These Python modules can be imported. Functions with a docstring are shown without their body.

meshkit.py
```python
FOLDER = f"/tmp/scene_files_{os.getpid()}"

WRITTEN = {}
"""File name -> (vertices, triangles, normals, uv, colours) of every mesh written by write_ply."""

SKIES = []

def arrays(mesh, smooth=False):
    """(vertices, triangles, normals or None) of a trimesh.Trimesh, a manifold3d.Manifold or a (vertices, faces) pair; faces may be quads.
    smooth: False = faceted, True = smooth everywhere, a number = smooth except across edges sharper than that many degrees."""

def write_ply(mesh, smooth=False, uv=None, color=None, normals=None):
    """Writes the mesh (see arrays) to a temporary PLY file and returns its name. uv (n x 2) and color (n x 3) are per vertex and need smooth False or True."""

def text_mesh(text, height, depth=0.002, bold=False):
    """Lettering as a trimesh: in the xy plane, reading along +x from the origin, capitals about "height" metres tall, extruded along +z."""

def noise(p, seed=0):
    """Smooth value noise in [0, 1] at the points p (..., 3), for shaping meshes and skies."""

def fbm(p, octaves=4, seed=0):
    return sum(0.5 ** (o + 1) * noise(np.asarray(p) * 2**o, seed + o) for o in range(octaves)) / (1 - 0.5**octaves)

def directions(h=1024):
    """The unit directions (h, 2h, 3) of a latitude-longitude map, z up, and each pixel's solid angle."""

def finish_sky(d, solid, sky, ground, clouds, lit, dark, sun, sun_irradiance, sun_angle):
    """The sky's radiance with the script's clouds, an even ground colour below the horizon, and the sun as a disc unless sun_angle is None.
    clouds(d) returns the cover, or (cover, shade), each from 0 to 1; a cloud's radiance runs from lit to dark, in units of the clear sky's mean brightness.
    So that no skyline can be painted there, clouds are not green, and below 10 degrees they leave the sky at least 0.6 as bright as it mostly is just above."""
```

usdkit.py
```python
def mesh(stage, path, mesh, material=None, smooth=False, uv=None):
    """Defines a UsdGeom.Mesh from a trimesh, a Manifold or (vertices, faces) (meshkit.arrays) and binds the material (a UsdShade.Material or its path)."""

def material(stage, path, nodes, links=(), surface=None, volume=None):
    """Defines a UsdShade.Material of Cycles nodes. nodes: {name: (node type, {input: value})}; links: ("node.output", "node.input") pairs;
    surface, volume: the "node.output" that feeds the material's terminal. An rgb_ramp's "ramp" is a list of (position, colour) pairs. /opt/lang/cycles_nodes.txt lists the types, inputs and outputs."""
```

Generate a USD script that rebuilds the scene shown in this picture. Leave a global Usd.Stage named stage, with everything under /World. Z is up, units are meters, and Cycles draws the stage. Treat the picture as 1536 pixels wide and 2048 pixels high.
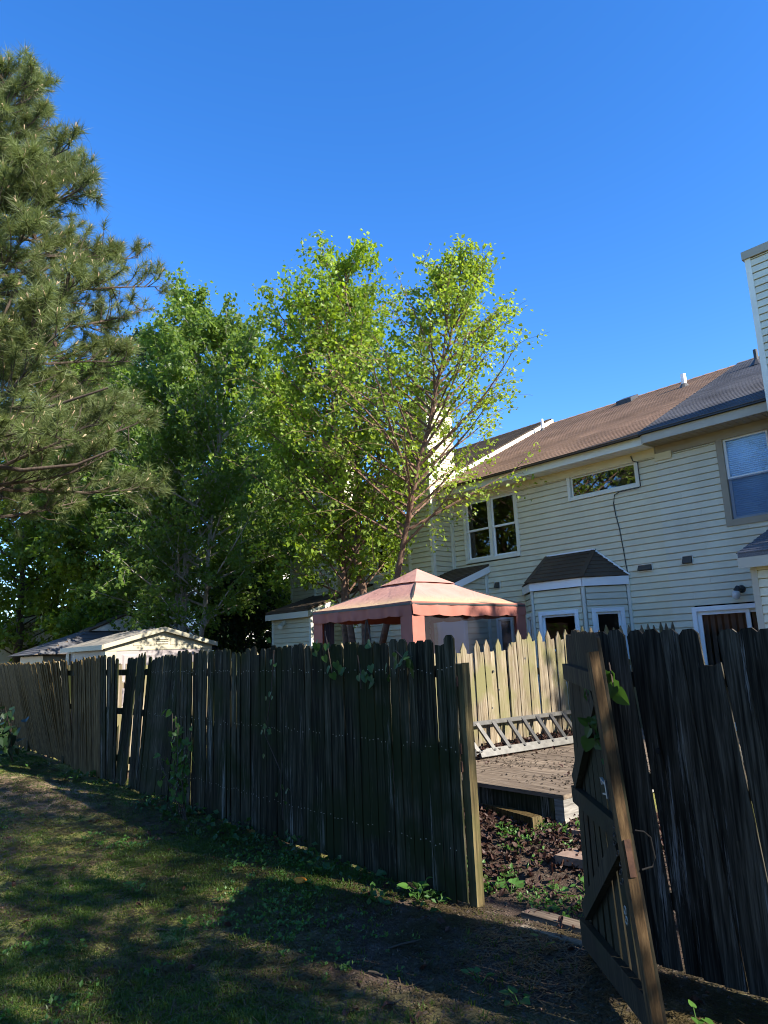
import math, zlib
import numpy as np
import usdkit, meshkit
from pxr import Usd, UsdGeom, UsdLux, UsdShade, Gf, Sdf, Vt

# ------------------------------------------------------------------ stage, camera, sky, sun
stage = Usd.Stage.CreateInMemory()
UsdGeom.SetStageUpAxis(stage, "Z")
UsdGeom.SetStageMetersPerUnit(stage, 1.0)
world = UsdGeom.Xform.Define(stage, "/World")
UsdGeom.Scope.Define(stage, "/World/Looks")

SUN_AZ = math.radians(14.0)      # behind the plane of the house front, towards +x
SUN_EL = math.radians(33.0)
SUN = np.array([math.cos(SUN_AZ) * math.cos(SUN_EL), math.sin(SUN_AZ) * math.cos(SUN_EL), math.sin(SUN_EL)])
EXPOSURE = 1.6
SUN_INTENSITY = 1.25
SKY_STRENGTH = 0.118

cam = UsdGeom.Camera.Define(stage, "/World/Camera")
cam.AddTransformOp().Set(Gf.Matrix4d(0.66068, 0.74966, -0.03885, 0, 0.17265, -0.10138, 0.97975, 0, 0.73055, -0.65401, -0.19641, 0, 0, 0, 1.72, 1))
cam.CreateHorizontalApertureAttr(36.0)
cam.CreateVerticalApertureAttr(48.0)
cam.CreateFocalLengthAttr(36.0 * 1380 / 1536)
cam.CreateExposureAttr(EXPOSURE)
cam.CreateClippingRangeAttr(Gf.Vec2f(0.05, 2000))

usdkit.material(stage, "/World/Looks/sky_air", {
    "s": ("sky_texture", {"sky_type": "single_scattering", "sun_disc": False, "sun_elevation": SUN_EL, "sun_rotation": math.atan2(SUN[0], SUN[1]),
                          "altitude": 200.0, "air_density": 1.0, "aerosol_density": 0.25, "ozone_density": 4.0}),
    "h": ("hsv", {"hue": .509, "saturation": 1.27, "value": 1.0}),
    "b": ("background_shader", {"strength": SKY_STRENGTH})}, [("s.color", "h.color"), ("h.color", "b.color")], surface="b.background")
dome = UsdLux.DomeLight.Define(stage, "/World/sky")
UsdShade.MaterialBindingAPI.Apply(dome.GetPrim()).Bind(UsdShade.Material.Get(stage, "/World/Looks/sky_air"))
dome.GetPrim().SetCustomDataByKey("kind", "structure")
sun = UsdLux.DistantLight.Define(stage, "/World/sun")
sun.CreateIntensityAttr(SUN_INTENSITY)
sun.CreateAngleAttr(0.53)
sun.CreateColorAttr(Gf.Vec3f(1.0, 0.93, 0.82))
sun.GetPrim().CreateAttribute("inputs:normalize", Sdf.ValueTypeNames.Bool).Set(True)
_z = SUN; _x = np.cross([0, 0, 1], _z); _x /= np.linalg.norm(_x); _y = np.cross(_z, _x)
sun.AddTransformOp().Set(Gf.Matrix4d(*_x, 0, *_y, 0, *_z, 0, 0, 0, 0, 1))


# ------------------------------------------------------------------ helpers
_used = {}


def path_for(parent, name):
    key = (str(parent), name)
    k = _used.get(key, 0)
    _used[key] = k + 1
    return f"{parent}/{name}" + (f"_{k:03d}" if k else "")


def tag(prim, label=None, category=None, group=None, kind=None):
    for k, v in (("label", label), ("category", category), ("group", group), ("kind", kind)):
        if v:
            prim.SetCustomDataByKey(k, v)
    return prim


def thing(name, label, category, group=None, loc=None):
    p = path_for("/World", name)
    x = UsdGeom.Xform.Define(stage, p)
    if loc is not None:
        x.AddTranslateOp().Set(Gf.Vec3d(*map(float, loc)))
    tag(x.GetPrim(), label, category, group)
    return p


def mesh(parent, name, vf, mat, smooth=False, label=None, category=None, kind=None, group=None):
    if isinstance(vf, MB):
        vf = vf.get()
    p = path_for(parent, name)
    v, f = np.asarray(vf[0], float), np.asarray(vf[1], int)
    m = usdkit.mesh(stage, p, (v, f), mat, smooth=smooth)
    tag(m.GetPrim(), label, category, group, kind)
    return p


class MB:
    """Collects triangles for one mesh."""

    def __init__(self):
        self.v, self.f, self.n = [], [], 0

    def add(self, v, f):
        v, f = np.asarray(v, float), np.asarray(f, int)
        if f.shape[1] == 4:
            f = np.vstack([f[:, [0, 1, 2]], f[:, [0, 2, 3]]])
        self.v.append(v); self.f.append(f + self.n); self.n += len(v)
        return self

    def get(self):
        return np.vstack(self.v), np.vstack(self.f)

    def prism(self, a, b):
        """two matching polygons (n,3) joined into a closed solid"""
        a, b = np.asarray(a, float), np.asarray(b, float)
        n = len(a)
        f = [[i, (i + 1) % n, n + (i + 1) % n] for i in range(n)] + [[i, n + (i + 1) % n, n + i] for i in range(n)]
        f += [[0, i + 1, i] for i in range(1, n - 1)] + [[n, n + i, n + i + 1] for i in range(1, n - 1)]
        v = np.vstack([a, b])
        # outward orientation
        c = v.mean(0); t = np.array(f)
        vol = np.einsum("ij,ij->i", np.cross(v[t[:, 0]] - c, v[t[:, 1]] - c), v[t[:, 2]] - c).sum()
        if vol < 0:
            t = t[:, ::-1]
        return self.add(v, t)

    def box(self, x0, x1, y0, y1, z0, z1):
        return self.prism([(x0, y0, z0), (x1, y0, z0), (x1, y1, z0), (x0, y1, z0)], [(x0, y0, z1), (x1, y0, z1), (x1, y1, z1), (x0, y1, z1)])

    def bar(self, p, q, w, h, side=None):
        """a bar with a w x h section from p to q; 'side' is the direction of w"""
        p, q = np.asarray(p, float), np.asarray(q, float)
        d = (q - p) / np.linalg.norm(q - p)
        s = np.asarray(side if side is not None else np.cross(d, [0, 0, 1] if abs(d[2]) < .95 else [1, 0, 0]), float)
        s = s - d * (s @ d); s /= np.linalg.norm(s)
        t = np.cross(s, d)
        r = [(-1, -1), (1, -1), (1, 1), (-1, 1)]
        return self.prism([p + s * a * w / 2 + t * b * h / 2 for a, b in r], [q + s * a * w / 2 + t * b * h / 2 for a, b in r])

    def tube(self, pts, rad, sides=6, cap=True):
        p = np.asarray(pts, float)
        t = np.gradient(p, axis=0); t /= np.linalg.norm(t, axis=1, keepdims=True) + 1e-12
        ref = np.where(np.abs(t[:, 2:]) < .9, [[0, 0, 1.]], [[1., 0, 0]])
        a = np.cross(t, ref); a /= np.linalg.norm(a, axis=1, keepdims=True) + 1e-12
        b = np.cross(t, a); k = len(p)
        ang = np.arange(sides) * 2 * np.pi / sides
        r = np.broadcast_to(rad, (k,))[:, None, None]
        v = (p[:, None] + r * (np.cos(ang)[None, :, None] * a[:, None] + np.sin(ang)[None, :, None] * b[:, None])).reshape(-1, 3)
        i, j = np.meshgrid(np.arange(k - 1), np.arange(sides), indexing="ij")
        q = np.stack([i * sides + j, (i + 1) * sides + j, (i + 1) * sides + (j + 1) % sides, i * sides + (j + 1) % sides], -1).reshape(-1, 4)
        f = np.vstack([q[:, [0, 1, 2]], q[:, [0, 2, 3]]])
        if cap:
            c = [[0, j, j + 1] for j in range(1, sides - 1)] + [[(k - 1) * sides, (k - 1) * sides + j + 1, (k - 1) * sides + j] for j in range(1, sides - 1)]
            f = np.vstack([f, c])
        return self.add(v, f)


def sheet(fr, u0, u1, n, z0, z1):
    return MB().add([fr.p(u0, n, z0), fr.p(u1, n, z0), fr.p(u1, n, z1), fr.p(u0, n, z1)], [[0, 1, 2, 3]])


class Fr:
    """A wall frame: origin on the ground, u along the wall, n outward."""

    def __init__(self, o, u, n):
        self.o, self.u, self.n = np.array([*o, 0.0][:3], float), np.array([*u, 0.], float)[:3], np.array([*n, 0.], float)[:3]
        self.u /= np.linalg.norm(self.u); self.n /= np.linalg.norm(self.n)

    def p(self, u, n, z):
        return self.o + self.u * u + self.n * n + np.array([0, 0, z])

    def box(self, mb, u0, u1, n0, n1, z0, z1):
        return mb.prism([self.p(u0, n0, z0), self.p(u1, n0, z0), self.p(u1, n1, z0), self.p(u0, n1, z0)], [self.p(u0, n0, z1), self.p(u1, n0, z1), self.p(u1, n1, z1), self.p(u0, n1, z1)])


# the camera maths, used to lay out what was measured in the photograph on real planes of the place
_R = np.array([[0.66067738, -0.17264941, -0.73054608], [0.74966376, 0.10137617, 0.65400851], [-0.03885422, -0.97975255, 0.19640594]])
EYE = np.array([0, 0, 1.72])


def ray(px, py):
    return _R @ np.array([(px - 768) / 1380, (py - 1024) / 1380, 1.0])


def on(px, py, axis, value):
    d = ray(px, py)
    return EYE + d * (value - EYE[axis]) / d[axis]


def smoothstep(x, a, b):
    t = np.clip((np.asarray(x, float) - a) / (b - a), 0, 1)
    return t * t * (3 - 2 * t)


def ground_z(x, y):
    x, y = np.asarray(x, float), np.asarray(y, float)
    return 0.27 * smoothstep(y, 3.95, 5.0)


# ------------------------------------------------------------------ materials
LK = "/World/Looks/"


def wood(name, dark, mid, light, scale=(55, 55, 2.2), flake=None, flake_at=.66, green=None, rough=.85, var=.5, bump=.35, spec=.25):
    """weathered boards: grain along one axis, tone that differs from board to board, algae and flaking patches"""
    n = {"g": ("geometry", {}), "m": ("mapping", {"scale": scale}), "n": ("noise_texture", {"scale": 1.0, "detail": 5.0, "roughness": .65}),
         "r": ("rgb_ramp", {"ramp": [(.34, dark), (.5, mid), (.67, light)]}),
         "o": ("object_info", {}), "mr": ("map_range", {"from_min": 0., "from_max": 1., "to_min": 1 - var, "to_max": 1 + var}),
         "hv": ("hsv", {"saturation": 1.0}),
         "bp": ("bump", {"strength": bump, "distance": .01}),
         "p": ("principled_bsdf", {"roughness": rough, "specular_ior_level": spec})}
    l = [("g.position", "m.vector"), ("m.vector", "n.vector"), ("n.fac", "r.fac"), ("o.random", "mr.value"), ("mr.result", "hv.value"), ("r.color", "hv.color"),
         ("n.fac", "bp.height"), ("bp.normal", "p.normal")]
    last = "hv.color"
    if green is not None:
        n["gn"] = ("noise_texture", {"scale": 2.3, "detail": 3.0})
        n["gr"] = ("rgb_ramp", {"ramp": [(.42, (0, 0, 0)), (.62, (1, 1, 1))]})
        n["gm"] = ("mix", {"color2": green})
        l += [("g.position", "gn.vector"), ("gn.fac", "gr.fac"), ("gr.color", "gm.fac"), (last, "gm.color1")]
        last = "gm.color"
    if flake is not None:
        n["fm"] = ("mapping", {"scale": tuple(s * .8 for s in scale)})
        n["fn"] = ("noise_texture", {"scale": 1.6, "detail": 8.0, "roughness": .75})
        n["flm"] = ("mapping", {"scale": (7.5, 7.5, .55) if scale[2] < 10 else (.55, 7.5, 7.5)})
        n["fl"] = ("noise_texture", {"scale": 1.0, "detail": 2.0})
        n["fa"] = ("math", {"math_type": "multiply"})
        n["fr"] = ("rgb_ramp", {"ramp": [(flake_at * .5, (0, 0, 0)), (flake_at * .5 + .08, (1, 1, 1))]})
        n["fx"] = ("mix", {"color2": flake})
        l += [("g.position", "fm.vector"), ("fm.vector", "fn.vector"), ("g.position", "flm.vector"), ("flm.vector", "fl.vector"), ("fn.fac", "fa.value1"), ("fl.fac", "fa.value2"), ("fa.value", "fr.fac"),
              ("fr.color", "fx.fac"), (last, "fx.color1")]
        last = "fx.color"
    l.append((last, "p.base_color"))
    return usdkit.material(stage, LK + name, n, l, surface="p.BSDF")


def plain(name, col, rough=.6, var=.12, scale=3.0, spec=.4, metallic=0., bump=0., stretch=(1, 1, 1), obj=.0):
    c = np.array(col)
    n = {"g": ("geometry", {}), "m": ("mapping", {"scale": stretch}), "n": ("noise_texture", {"scale": scale, "detail": 6.0, "roughness": .6}),
         "r": ("rgb_ramp", {"ramp": [(.25, c * (1 - var)), (.75, np.minimum(c * (1 + var), 1))]}),
         "p": ("principled_bsdf", {"roughness": rough, "specular_ior_level": spec, "metallic": metallic})}
    l = [("g.position", "m.vector"), ("m.vector", "n.vector"), ("n.fac", "r.fac")]
    last = "r.color"
    if obj:
        n["o"] = ("object_info", {}); n["mr"] = ("map_range", {"to_min": 1 - obj, "to_max": 1 + obj}); n["hv"] = ("hsv", {})
        l += [("o.random", "mr.value"), ("mr.result", "hv.value"), (last, "hv.color")]; last = "hv.color"
    l.append((last, "p.base_color"))
    if bump:
        n["b"] = ("bump", {"strength": bump, "distance": .01}); l += [("n.fac", "b.height"), ("b.normal", "p.normal")]
    return usdkit.material(stage, LK + name, n, l, surface="p.BSDF")


def leafmat(name, stops, trans=.45, trans_col=None, rough=.45, clump=.35, spec=.35):
    """leaves: tone from leaf to leaf and from clump to clump, light passing through"""
    tc = trans_col
    n = {"g": ("geometry", {}), "r": ("rgb_ramp", {"ramp": stops}), "n": ("noise_texture", {"scale": .9, "detail": 2.0}),
         "mr": ("map_range", {"from_min": .3, "from_max": .7, "to_min": 1 - clump, "to_max": 1 + clump}), "h": ("hsv", {}),
         "p": ("principled_bsdf", {"roughness": rough, "specular_ior_level": spec}), "t": ("translucent_bsdf", {}), "th": ("hsv", {"hue": .485, "saturation": 1.1, "value": 1.6}),
         "m": ("mix_closure", {"fac": trans})}
    l = [("g.random_per_island", "r.fac"), ("g.position", "n.vector"), ("n.fac", "mr.value"), ("mr.result", "h.value"), ("r.color", "h.color"), ("h.color", "p.base_color"),
         ("h.color", "th.color"), ("th.color", "t.color"), ("p.BSDF", "m.closure1"), ("t.BSDF", "m.closure2")]
    return usdkit.material(stage, LK + name, n, l, surface="m.closure")


M = {}
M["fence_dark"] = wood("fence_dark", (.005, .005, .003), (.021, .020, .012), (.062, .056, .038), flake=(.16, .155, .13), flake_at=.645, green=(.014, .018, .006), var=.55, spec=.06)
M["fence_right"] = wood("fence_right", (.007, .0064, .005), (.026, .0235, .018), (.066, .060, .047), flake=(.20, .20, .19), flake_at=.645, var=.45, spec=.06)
M["fence_brown"] = wood("fence_brown", (.025, .015, .005), (.075, .051, .019), (.14, .10, .045), flake=(.2, .17, .11), flake_at=.74, var=.3, spec=.08)
M["fence_pale"] = wood("fence_pale", (.045, .030, .017), (.165, .128, .082), (.26, .222, .165), green=(.125, .115, .05), var=.22, flake=(.42, .38, .3), flake_at=.75)
M["post_wood"] = wood("post_wood", (.028, .020, .008), (.09, .066, .026), (.17, .13, .058), green=(.042, .042, .011), var=.1)
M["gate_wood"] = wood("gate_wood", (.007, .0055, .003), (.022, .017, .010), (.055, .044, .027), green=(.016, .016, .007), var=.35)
M["stile_wood"] = wood("stile_wood", (.014, .008, .003), (.055, .032, .013), (.12, .074, .033), scale=(30, 30, 3.0), var=.1)
M["deck_wood"] = wood("deck_wood", (.06, .043, .029), (.135, .10, .07), (.22, .175, .125), scale=(2.2, 40, 40), var=.2)
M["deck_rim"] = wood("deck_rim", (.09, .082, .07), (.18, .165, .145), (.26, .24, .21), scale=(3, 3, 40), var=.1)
M["siding"] = plain("siding", (.60, .555, .395), rough=.5, var=.10, scale=2.0, stretch=(1, 1, .45), obj=.03, spec=.3)
M["siding_b"] = plain("siding_b", (.585, .555, .425), rough=.5, var=.10, scale=2.0, stretch=(1, 1, .45), obj=.03, spec=.3)
M["trim"] = plain("trim", (.66, .65, .55), rough=.5, var=.06)
M["trim_white"] = plain("trim_white", (.76, .77, .76), rough=.45, var=.04)
M["trim_yellow"] = plain("trim_yellow", (.62, .54, .33), rough=.55, var=.08)
M["trim_tan"] = plain("trim_tan", (.30, .26, .19), rough=.6, var=.08)
M["fascia_b"] = plain("fascia_b", (.40, .37, .30), rough=.6, var=.08)
M["interior"] = plain("interior", (.06, .058, .055), rough=.9)
M["knot_dark"] = plain("knot_dark", (.006, .005, .004), rough=.9)
M["brick_dull"] = plain("brick_dull", (.12, .07, .05), rough=.9, var=.25)
M["curtain"] = plain("curtain", (.10, .07, .055), rough=.8)
M["dark_metal"] = plain("dark_metal", (.05, .05, .05), rough=.5, metallic=.3)
M["vent_grey"] = plain("vent_grey", (.07, .065, .058), rough=.6)
M["pipe_white"] = plain("pipe_white", (.72, .72, .70), rough=.5)
M["cable"] = plain("cable", (.05, .05, .045), rough=.6)
M["door_white"] = plain("door_white", (.68, .69, .74), rough=.45, var=.04)
M["shed_cream"] = plain("shed_cream", (.33, .30, .215), rough=.5, var=.05)
M["shed_taupe"] = plain("shed_taupe", (.25, .215, .21), rough=.5, var=.05)
M["shed_roof"] = plain("shed_roof", (.22, .20, .165), rough=.6, var=.2, scale=6)
M["aluminium"] = plain("aluminium", (.115, .11, .10), rough=.42, var=.3, scale=14, metallic=.7)
M["rust"] = plain("rust", (.06, .026, .014), rough=.8, var=.5, scale=40)
M["steel"] = plain("steel", (.42, .42, .40), rough=.45, metallic=.6, var=.3, scale=30)
M["fabric_dark"] = plain("fabric_dark", (.05, .028, .028), rough=.9)
M["bulb_glass"] = plain("bulb_glass", (.55, .56, .55), rough=.15, spec=.6)
M["stone"] = plain("stone", (.20, .135, .10), rough=.9, var=.3, scale=18, bump=.4)
M["orange"] = plain("orange", (.72, .24, .02), rough=.6, var=.25, scale=30)
M["blind_lit"] = plain("blind_lit", (.52, .74, 1.0), rough=.6, var=.03)
M["far_wall"] = plain("far_wall", (.68, .66, .62), rough=.7, var=.05)


def roofmat(name, a, b, c):
    return usdkit.material(stage, LK + name, {
        "g": ("geometry", {}), "r": ("rgb_ramp", {"ramp": [(0, a), (.5, b), (1, c)]}),
        "n": ("noise_texture", {"scale": 1.1, "detail": 4.0}), "gr": ("noise_texture", {"scale": 140.0, "detail": 2.0}), "mr": ("map_range", {"from_min": .3, "from_max": .7, "to_min": .75, "to_max": 1.25}),
        "mg": ("map_range", {"from_min": .2, "from_max": .8, "to_min": .6, "to_max": 1.4}), "mm": ("math", {"math_type": "multiply"}),
        "h": ("hsv", {}), "b": ("bump", {"strength": .4, "distance": .004}), "p": ("principled_bsdf", {"roughness": .9, "specular_ior_level": .2})},
        [("g.random_per_island", "r.fac"), ("g.position", "n.vector"), ("g.position", "gr.vector"), ("n.fac", "mr.value"), ("gr.fac", "mg.value"), ("mr.result", "mm.value1"), ("mg.result", "mm.value2"),
         ("mm.value", "h.value"), ("r.color", "h.color"), ("h.color", "p.base_color"), ("gr.fac", "b.height"), ("b.normal", "p.normal")], surface="p.BSDF")


M["shingle_brown"] = roofmat("shingle_brown", (.24, .150, .100), (.30, .195, .135), (.36, .245, .175))
M["shingle_grey"] = roofmat("shingle_grey", (.10, .10, .11), (.145, .145, .157), (.20, .20, .213))
M["shingle_shed"] = roofmat("shingle_shed", (.09, .09, .095), (.17, .17, .175), (.28, .28, .29))
M["shingle_dark"] = roofmat("shingle_dark", (.090, .066, .045), (.125, .094, .066), (.165, .128, .092))

# glass panes: see-through with a mirror-like share that grows towards grazing view
for nm, ior, tint in (("glass", 1.5, (.85, .88, .9)), ("glass_upper", 1.85, (.7, .75, .8)), ("glass_clear", 1.5, (.98, .99, 1.)), ("glass_sky", 2.8, (.6, .66, .7))):
    M[nm] = usdkit.material(stage, LK + nm, {"f": ("fresnel", {"IOR": ior}), "t": ("transparent_bsdf", {"color": tint}), "g": ("glossy_bsdf", {"color": (.95, .97, 1.), "roughness": .015}),
                                            "m": ("mix_closure", {})}, [("f.fac", "m.fac"), ("t.BSDF", "m.closure1"), ("g.BSDF", "m.closure2")], surface="m.closure")
for nm, col, fac in (("screen_mesh", (.03, .027, .03), .58), ("insect_screen", (.03, .05, .09), .45)):
    M[nm] = usdkit.material(stage, LK + nm, {"t": ("transparent_bsdf", {"color": (1, 1, 1)}), "d": ("diffuse_bsdf", {"color": col}), "m": ("mix_closure", {"fac": fac})},
                            [("t.BSDF", "m.closure1"), ("d.BSDF", "m.closure2")], surface="m.closure")

# gazebo canopy: faded red cloth, pollen settled towards its lower edge
M["canopy"] = usdkit.material(stage, LK + "canopy", {
    "g": ("geometry", {}), "s": ("separate_xyz", {}), "h": ("map_range", {"from_min": 2.40, "from_max": 2.66, "to_min": .80, "to_max": .34, "clamp": True}),
    "n": ("noise_texture", {"scale": 75.0, "detail": 6.0, "roughness": .8}), "n2": ("noise_texture", {"scale": 3.0, "detail": 4.0}),
    "a": ("math", {"math_type": "multiply_add", "value2": 1.5, "value3": -.68}), "ad": ("math", {"math_type": "add"}), "r": ("rgb_ramp", {"ramp": [(.60, (0, 0, 0)), (1.0, (.85, .85, .85))]}),
    "b": ("rgb_ramp", {"ramp": [(.2, (.36, .185, .155)), (.8, (.44, .245, .21))]}), "x": ("mix", {"color2": (.46, .38, .18)}),
    "wn": ("noise_texture", {"scale": 5.0, "detail": 3.0, "distortion": 1.5}), "wb": ("bump", {"strength": .5, "distance": .03}), "p": ("principled_bsdf", {"roughness": .85, "specular_ior_level": .2}), "t": ("translucent_bsdf", {"color": (.35, .13, .10)}), "m": ("mix_closure", {"fac": .12})},
    [("g.position", "s.vector"), ("s.z", "h.value"), ("g.position", "n.vector"), ("g.position", "n2.vector"), ("n.fac", "a.value1"), ("a.value", "ad.value1"), ("h.result", "ad.value2"), ("ad.value", "r.fac"),
     ("r.color", "x.fac"), ("n2.fac", "b.fac"), ("b.color", "x.color1"), ("x.color", "p.base_color"), ("g.position", "wn.vector"), ("wn.fac", "wb.height"), ("wb.normal", "p.normal"), ("p.BSDF", "m.closure1"), ("t.BSDF", "m.closure2")], surface="m.closure")
M["cloth_red"] = plain("cloth_red", (.29, .108, .080), rough=.85, var=.12, scale=5, spec=.2)

# ground
M["ground"] = usdkit.material(stage, LK + "ground", {
    "g": ("geometry", {}), "n": ("noise_texture", {"scale": 1.3, "detail": 6.0, "roughness": .6}), "f": ("noise_texture", {"scale": 60.0, "detail": 5.0, "roughness": .75}),
    "r": ("rgb_ramp", {"ramp": [(.25, (.030, .020, .013)), (.5, (.105, .072, .046)), (.76, (.27, .195, .13))]}),
    "r2": ("rgb_ramp", {"ramp": [(.22, (.04, .048, .012)), (.5, (.18, .18, .048)), (.78, (.42, .37, .14))]}),
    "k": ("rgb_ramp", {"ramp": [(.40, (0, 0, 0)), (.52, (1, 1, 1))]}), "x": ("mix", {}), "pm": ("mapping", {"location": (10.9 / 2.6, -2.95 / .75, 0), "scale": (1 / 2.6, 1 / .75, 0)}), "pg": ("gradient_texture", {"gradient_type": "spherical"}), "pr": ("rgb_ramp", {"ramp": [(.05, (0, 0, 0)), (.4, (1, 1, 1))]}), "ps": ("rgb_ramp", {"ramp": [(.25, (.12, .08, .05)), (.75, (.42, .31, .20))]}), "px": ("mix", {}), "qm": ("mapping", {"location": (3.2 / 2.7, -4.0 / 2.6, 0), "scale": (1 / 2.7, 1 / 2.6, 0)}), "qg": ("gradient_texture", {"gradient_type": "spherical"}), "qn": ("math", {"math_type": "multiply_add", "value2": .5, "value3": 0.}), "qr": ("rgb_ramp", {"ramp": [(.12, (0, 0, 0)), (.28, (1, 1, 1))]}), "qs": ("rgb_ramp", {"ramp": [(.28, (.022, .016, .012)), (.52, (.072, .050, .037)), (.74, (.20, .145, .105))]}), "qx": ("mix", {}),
    "b": ("bump", {"strength": 1.0, "distance": .02}), "p": ("principled_bsdf", {"roughness": .95, "specular_ior_level": .1})},
    [("g.position", "n.vector"), ("g.position", "f.vector"), ("f.fac", "r.fac"), ("f.fac", "r2.fac"), ("n.fac", "k.fac"), ("k.color", "x.fac"), ("r.color", "x.color1"), ("r2.color", "x.color2"),
     ("g.position", "pm.vector"), ("pm.vector", "pg.vector"), ("pg.fac", "pr.fac"), ("pr.color", "px.fac"), ("f.fac", "ps.fac"), ("x.color", "px.color1"), ("ps.color", "px.color2"), ("g.position", "qm.vector"), ("qm.vector", "qg.vector"), ("qg.fac", "qn.value1"), ("n.fac", "qn.value2"), ("qn.value", "qr.fac"), ("qr.color", "qx.fac"), ("f.fac", "qs.fac"), ("px.color", "qx.color1"), ("qs.color", "qx.color2"), ("qx.color", "p.base_color"), ("f.fac", "b.height"), ("b.normal", "p.normal")], surface="p.BSDF")
M["grass"] = leafmat("grass", [(0, (.06, .10, .018)), (.5, (.16, .205, .036)), (.85, (.33, .34, .075)), (1, (.48, .41, .18))], trans=.45, clump=.3)
M["litter"] = leafmat("litter", [(0, (.05, .024, .016)), (.4, (.17, .085, .055)), (.8, (.37, .20, .14)), (1, (.52, .36, .27))], trans=.15, clump=.15, rough=.6)
M["chips"] = leafmat("chips", [(0, (.06, .045, .03)), (.5, (.15, .11, .075)), (1, (.40, .34, .27))], trans=.0, clump=.1, rough=.8)
M["weed"] = leafmat("weed", [(0, (.06, .14, .025)), (1, (.13, .23, .045))], trans=.35, clump=.1)
M["vine_leaf"] = leafmat("vine_leaf", [(0, (.035, .085, .018)), (1, (.07, .14, .03))], trans=.3, clump=.1)
M["shrub_leaf"] = leafmat("shrub_leaf", [(0, (.012, .03, .008)), (1, (.03, .055, .014))], trans=.2, clump=.1)
M["birch_leaf"] = leafmat("birch_leaf", [(0, (.16, .24, .03)), (.5, (.26, .34, .045)), (1, (.39, .43, .07))], trans=.5, clump=.3)
M["birch_leaf_light"] = leafmat("birch_leaf_light", [(0, (.20, .28, .04)), (.5, (.29, .37, .05)), (1, (.40, .45, .09))], trans=.5, clump=.22)
M["dark_leaf"] = leafmat("dark_leaf", [(0, (.11, .175, .035)), (.6, (.23, .32, .06)), (1, (.38, .46, .12))], trans=.58, clump=.3, rough=.4, spec=.35)
M["mid_leaf"] = leafmat("mid_leaf", [(0, (.11, .175, .025)), (.6, (.22, .31, .045)), (1, (.36, .43, .08))], trans=.5, clump=.35)
M["deep_leaf"] = leafmat("deep_leaf", [(0, (.018, .042, .015)), (1, (.05, .09, .03))], trans=.2, clump=.4)
M["needle"] = leafmat("needle", [(0, (.10, .13, .04)), (.5, (.20, .22, .06)), (.8, (.32, .28, .09)), (1, (.42, .28, .11))], trans=.35, clump=.3, rough=.5)
M["bud"] = plain("bud", (.42, .30, .19), rough=.8)
M["cone"] = plain("cone", (.06, .035, .02), rough=.9, var=.4, scale=60)
M["bark_dark"] = plain("bark_dark", (.07, .05, .038), rough=.95, var=.5, scale=9, stretch=(3, 3, 1), bump=.8)
M["bark_birch"] = plain("bark_birch", (.13, .075, .05), rough=.9, var=.6, scale=7, stretch=(1, 1, 2.2), bump=.9)
M["bark_grey"] = plain("bark_grey", (.30, .26, .22), rough=.9, var=.4, scale=9, stretch=(2, 2, 1), bump=.6)

E_SIDE = 0.1143


def subtract(iv, cuts):
    for a, b in cuts:
        out = []
        for s, e in iv:
            if b <= s or a >= e:
                out.append((s, e))
            else:
                if a > s: out.append((s, a))
                if b < e: out.append((b, e))
        iv = out
    return [i for i in iv if i[1] - i[0] > .015]


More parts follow.
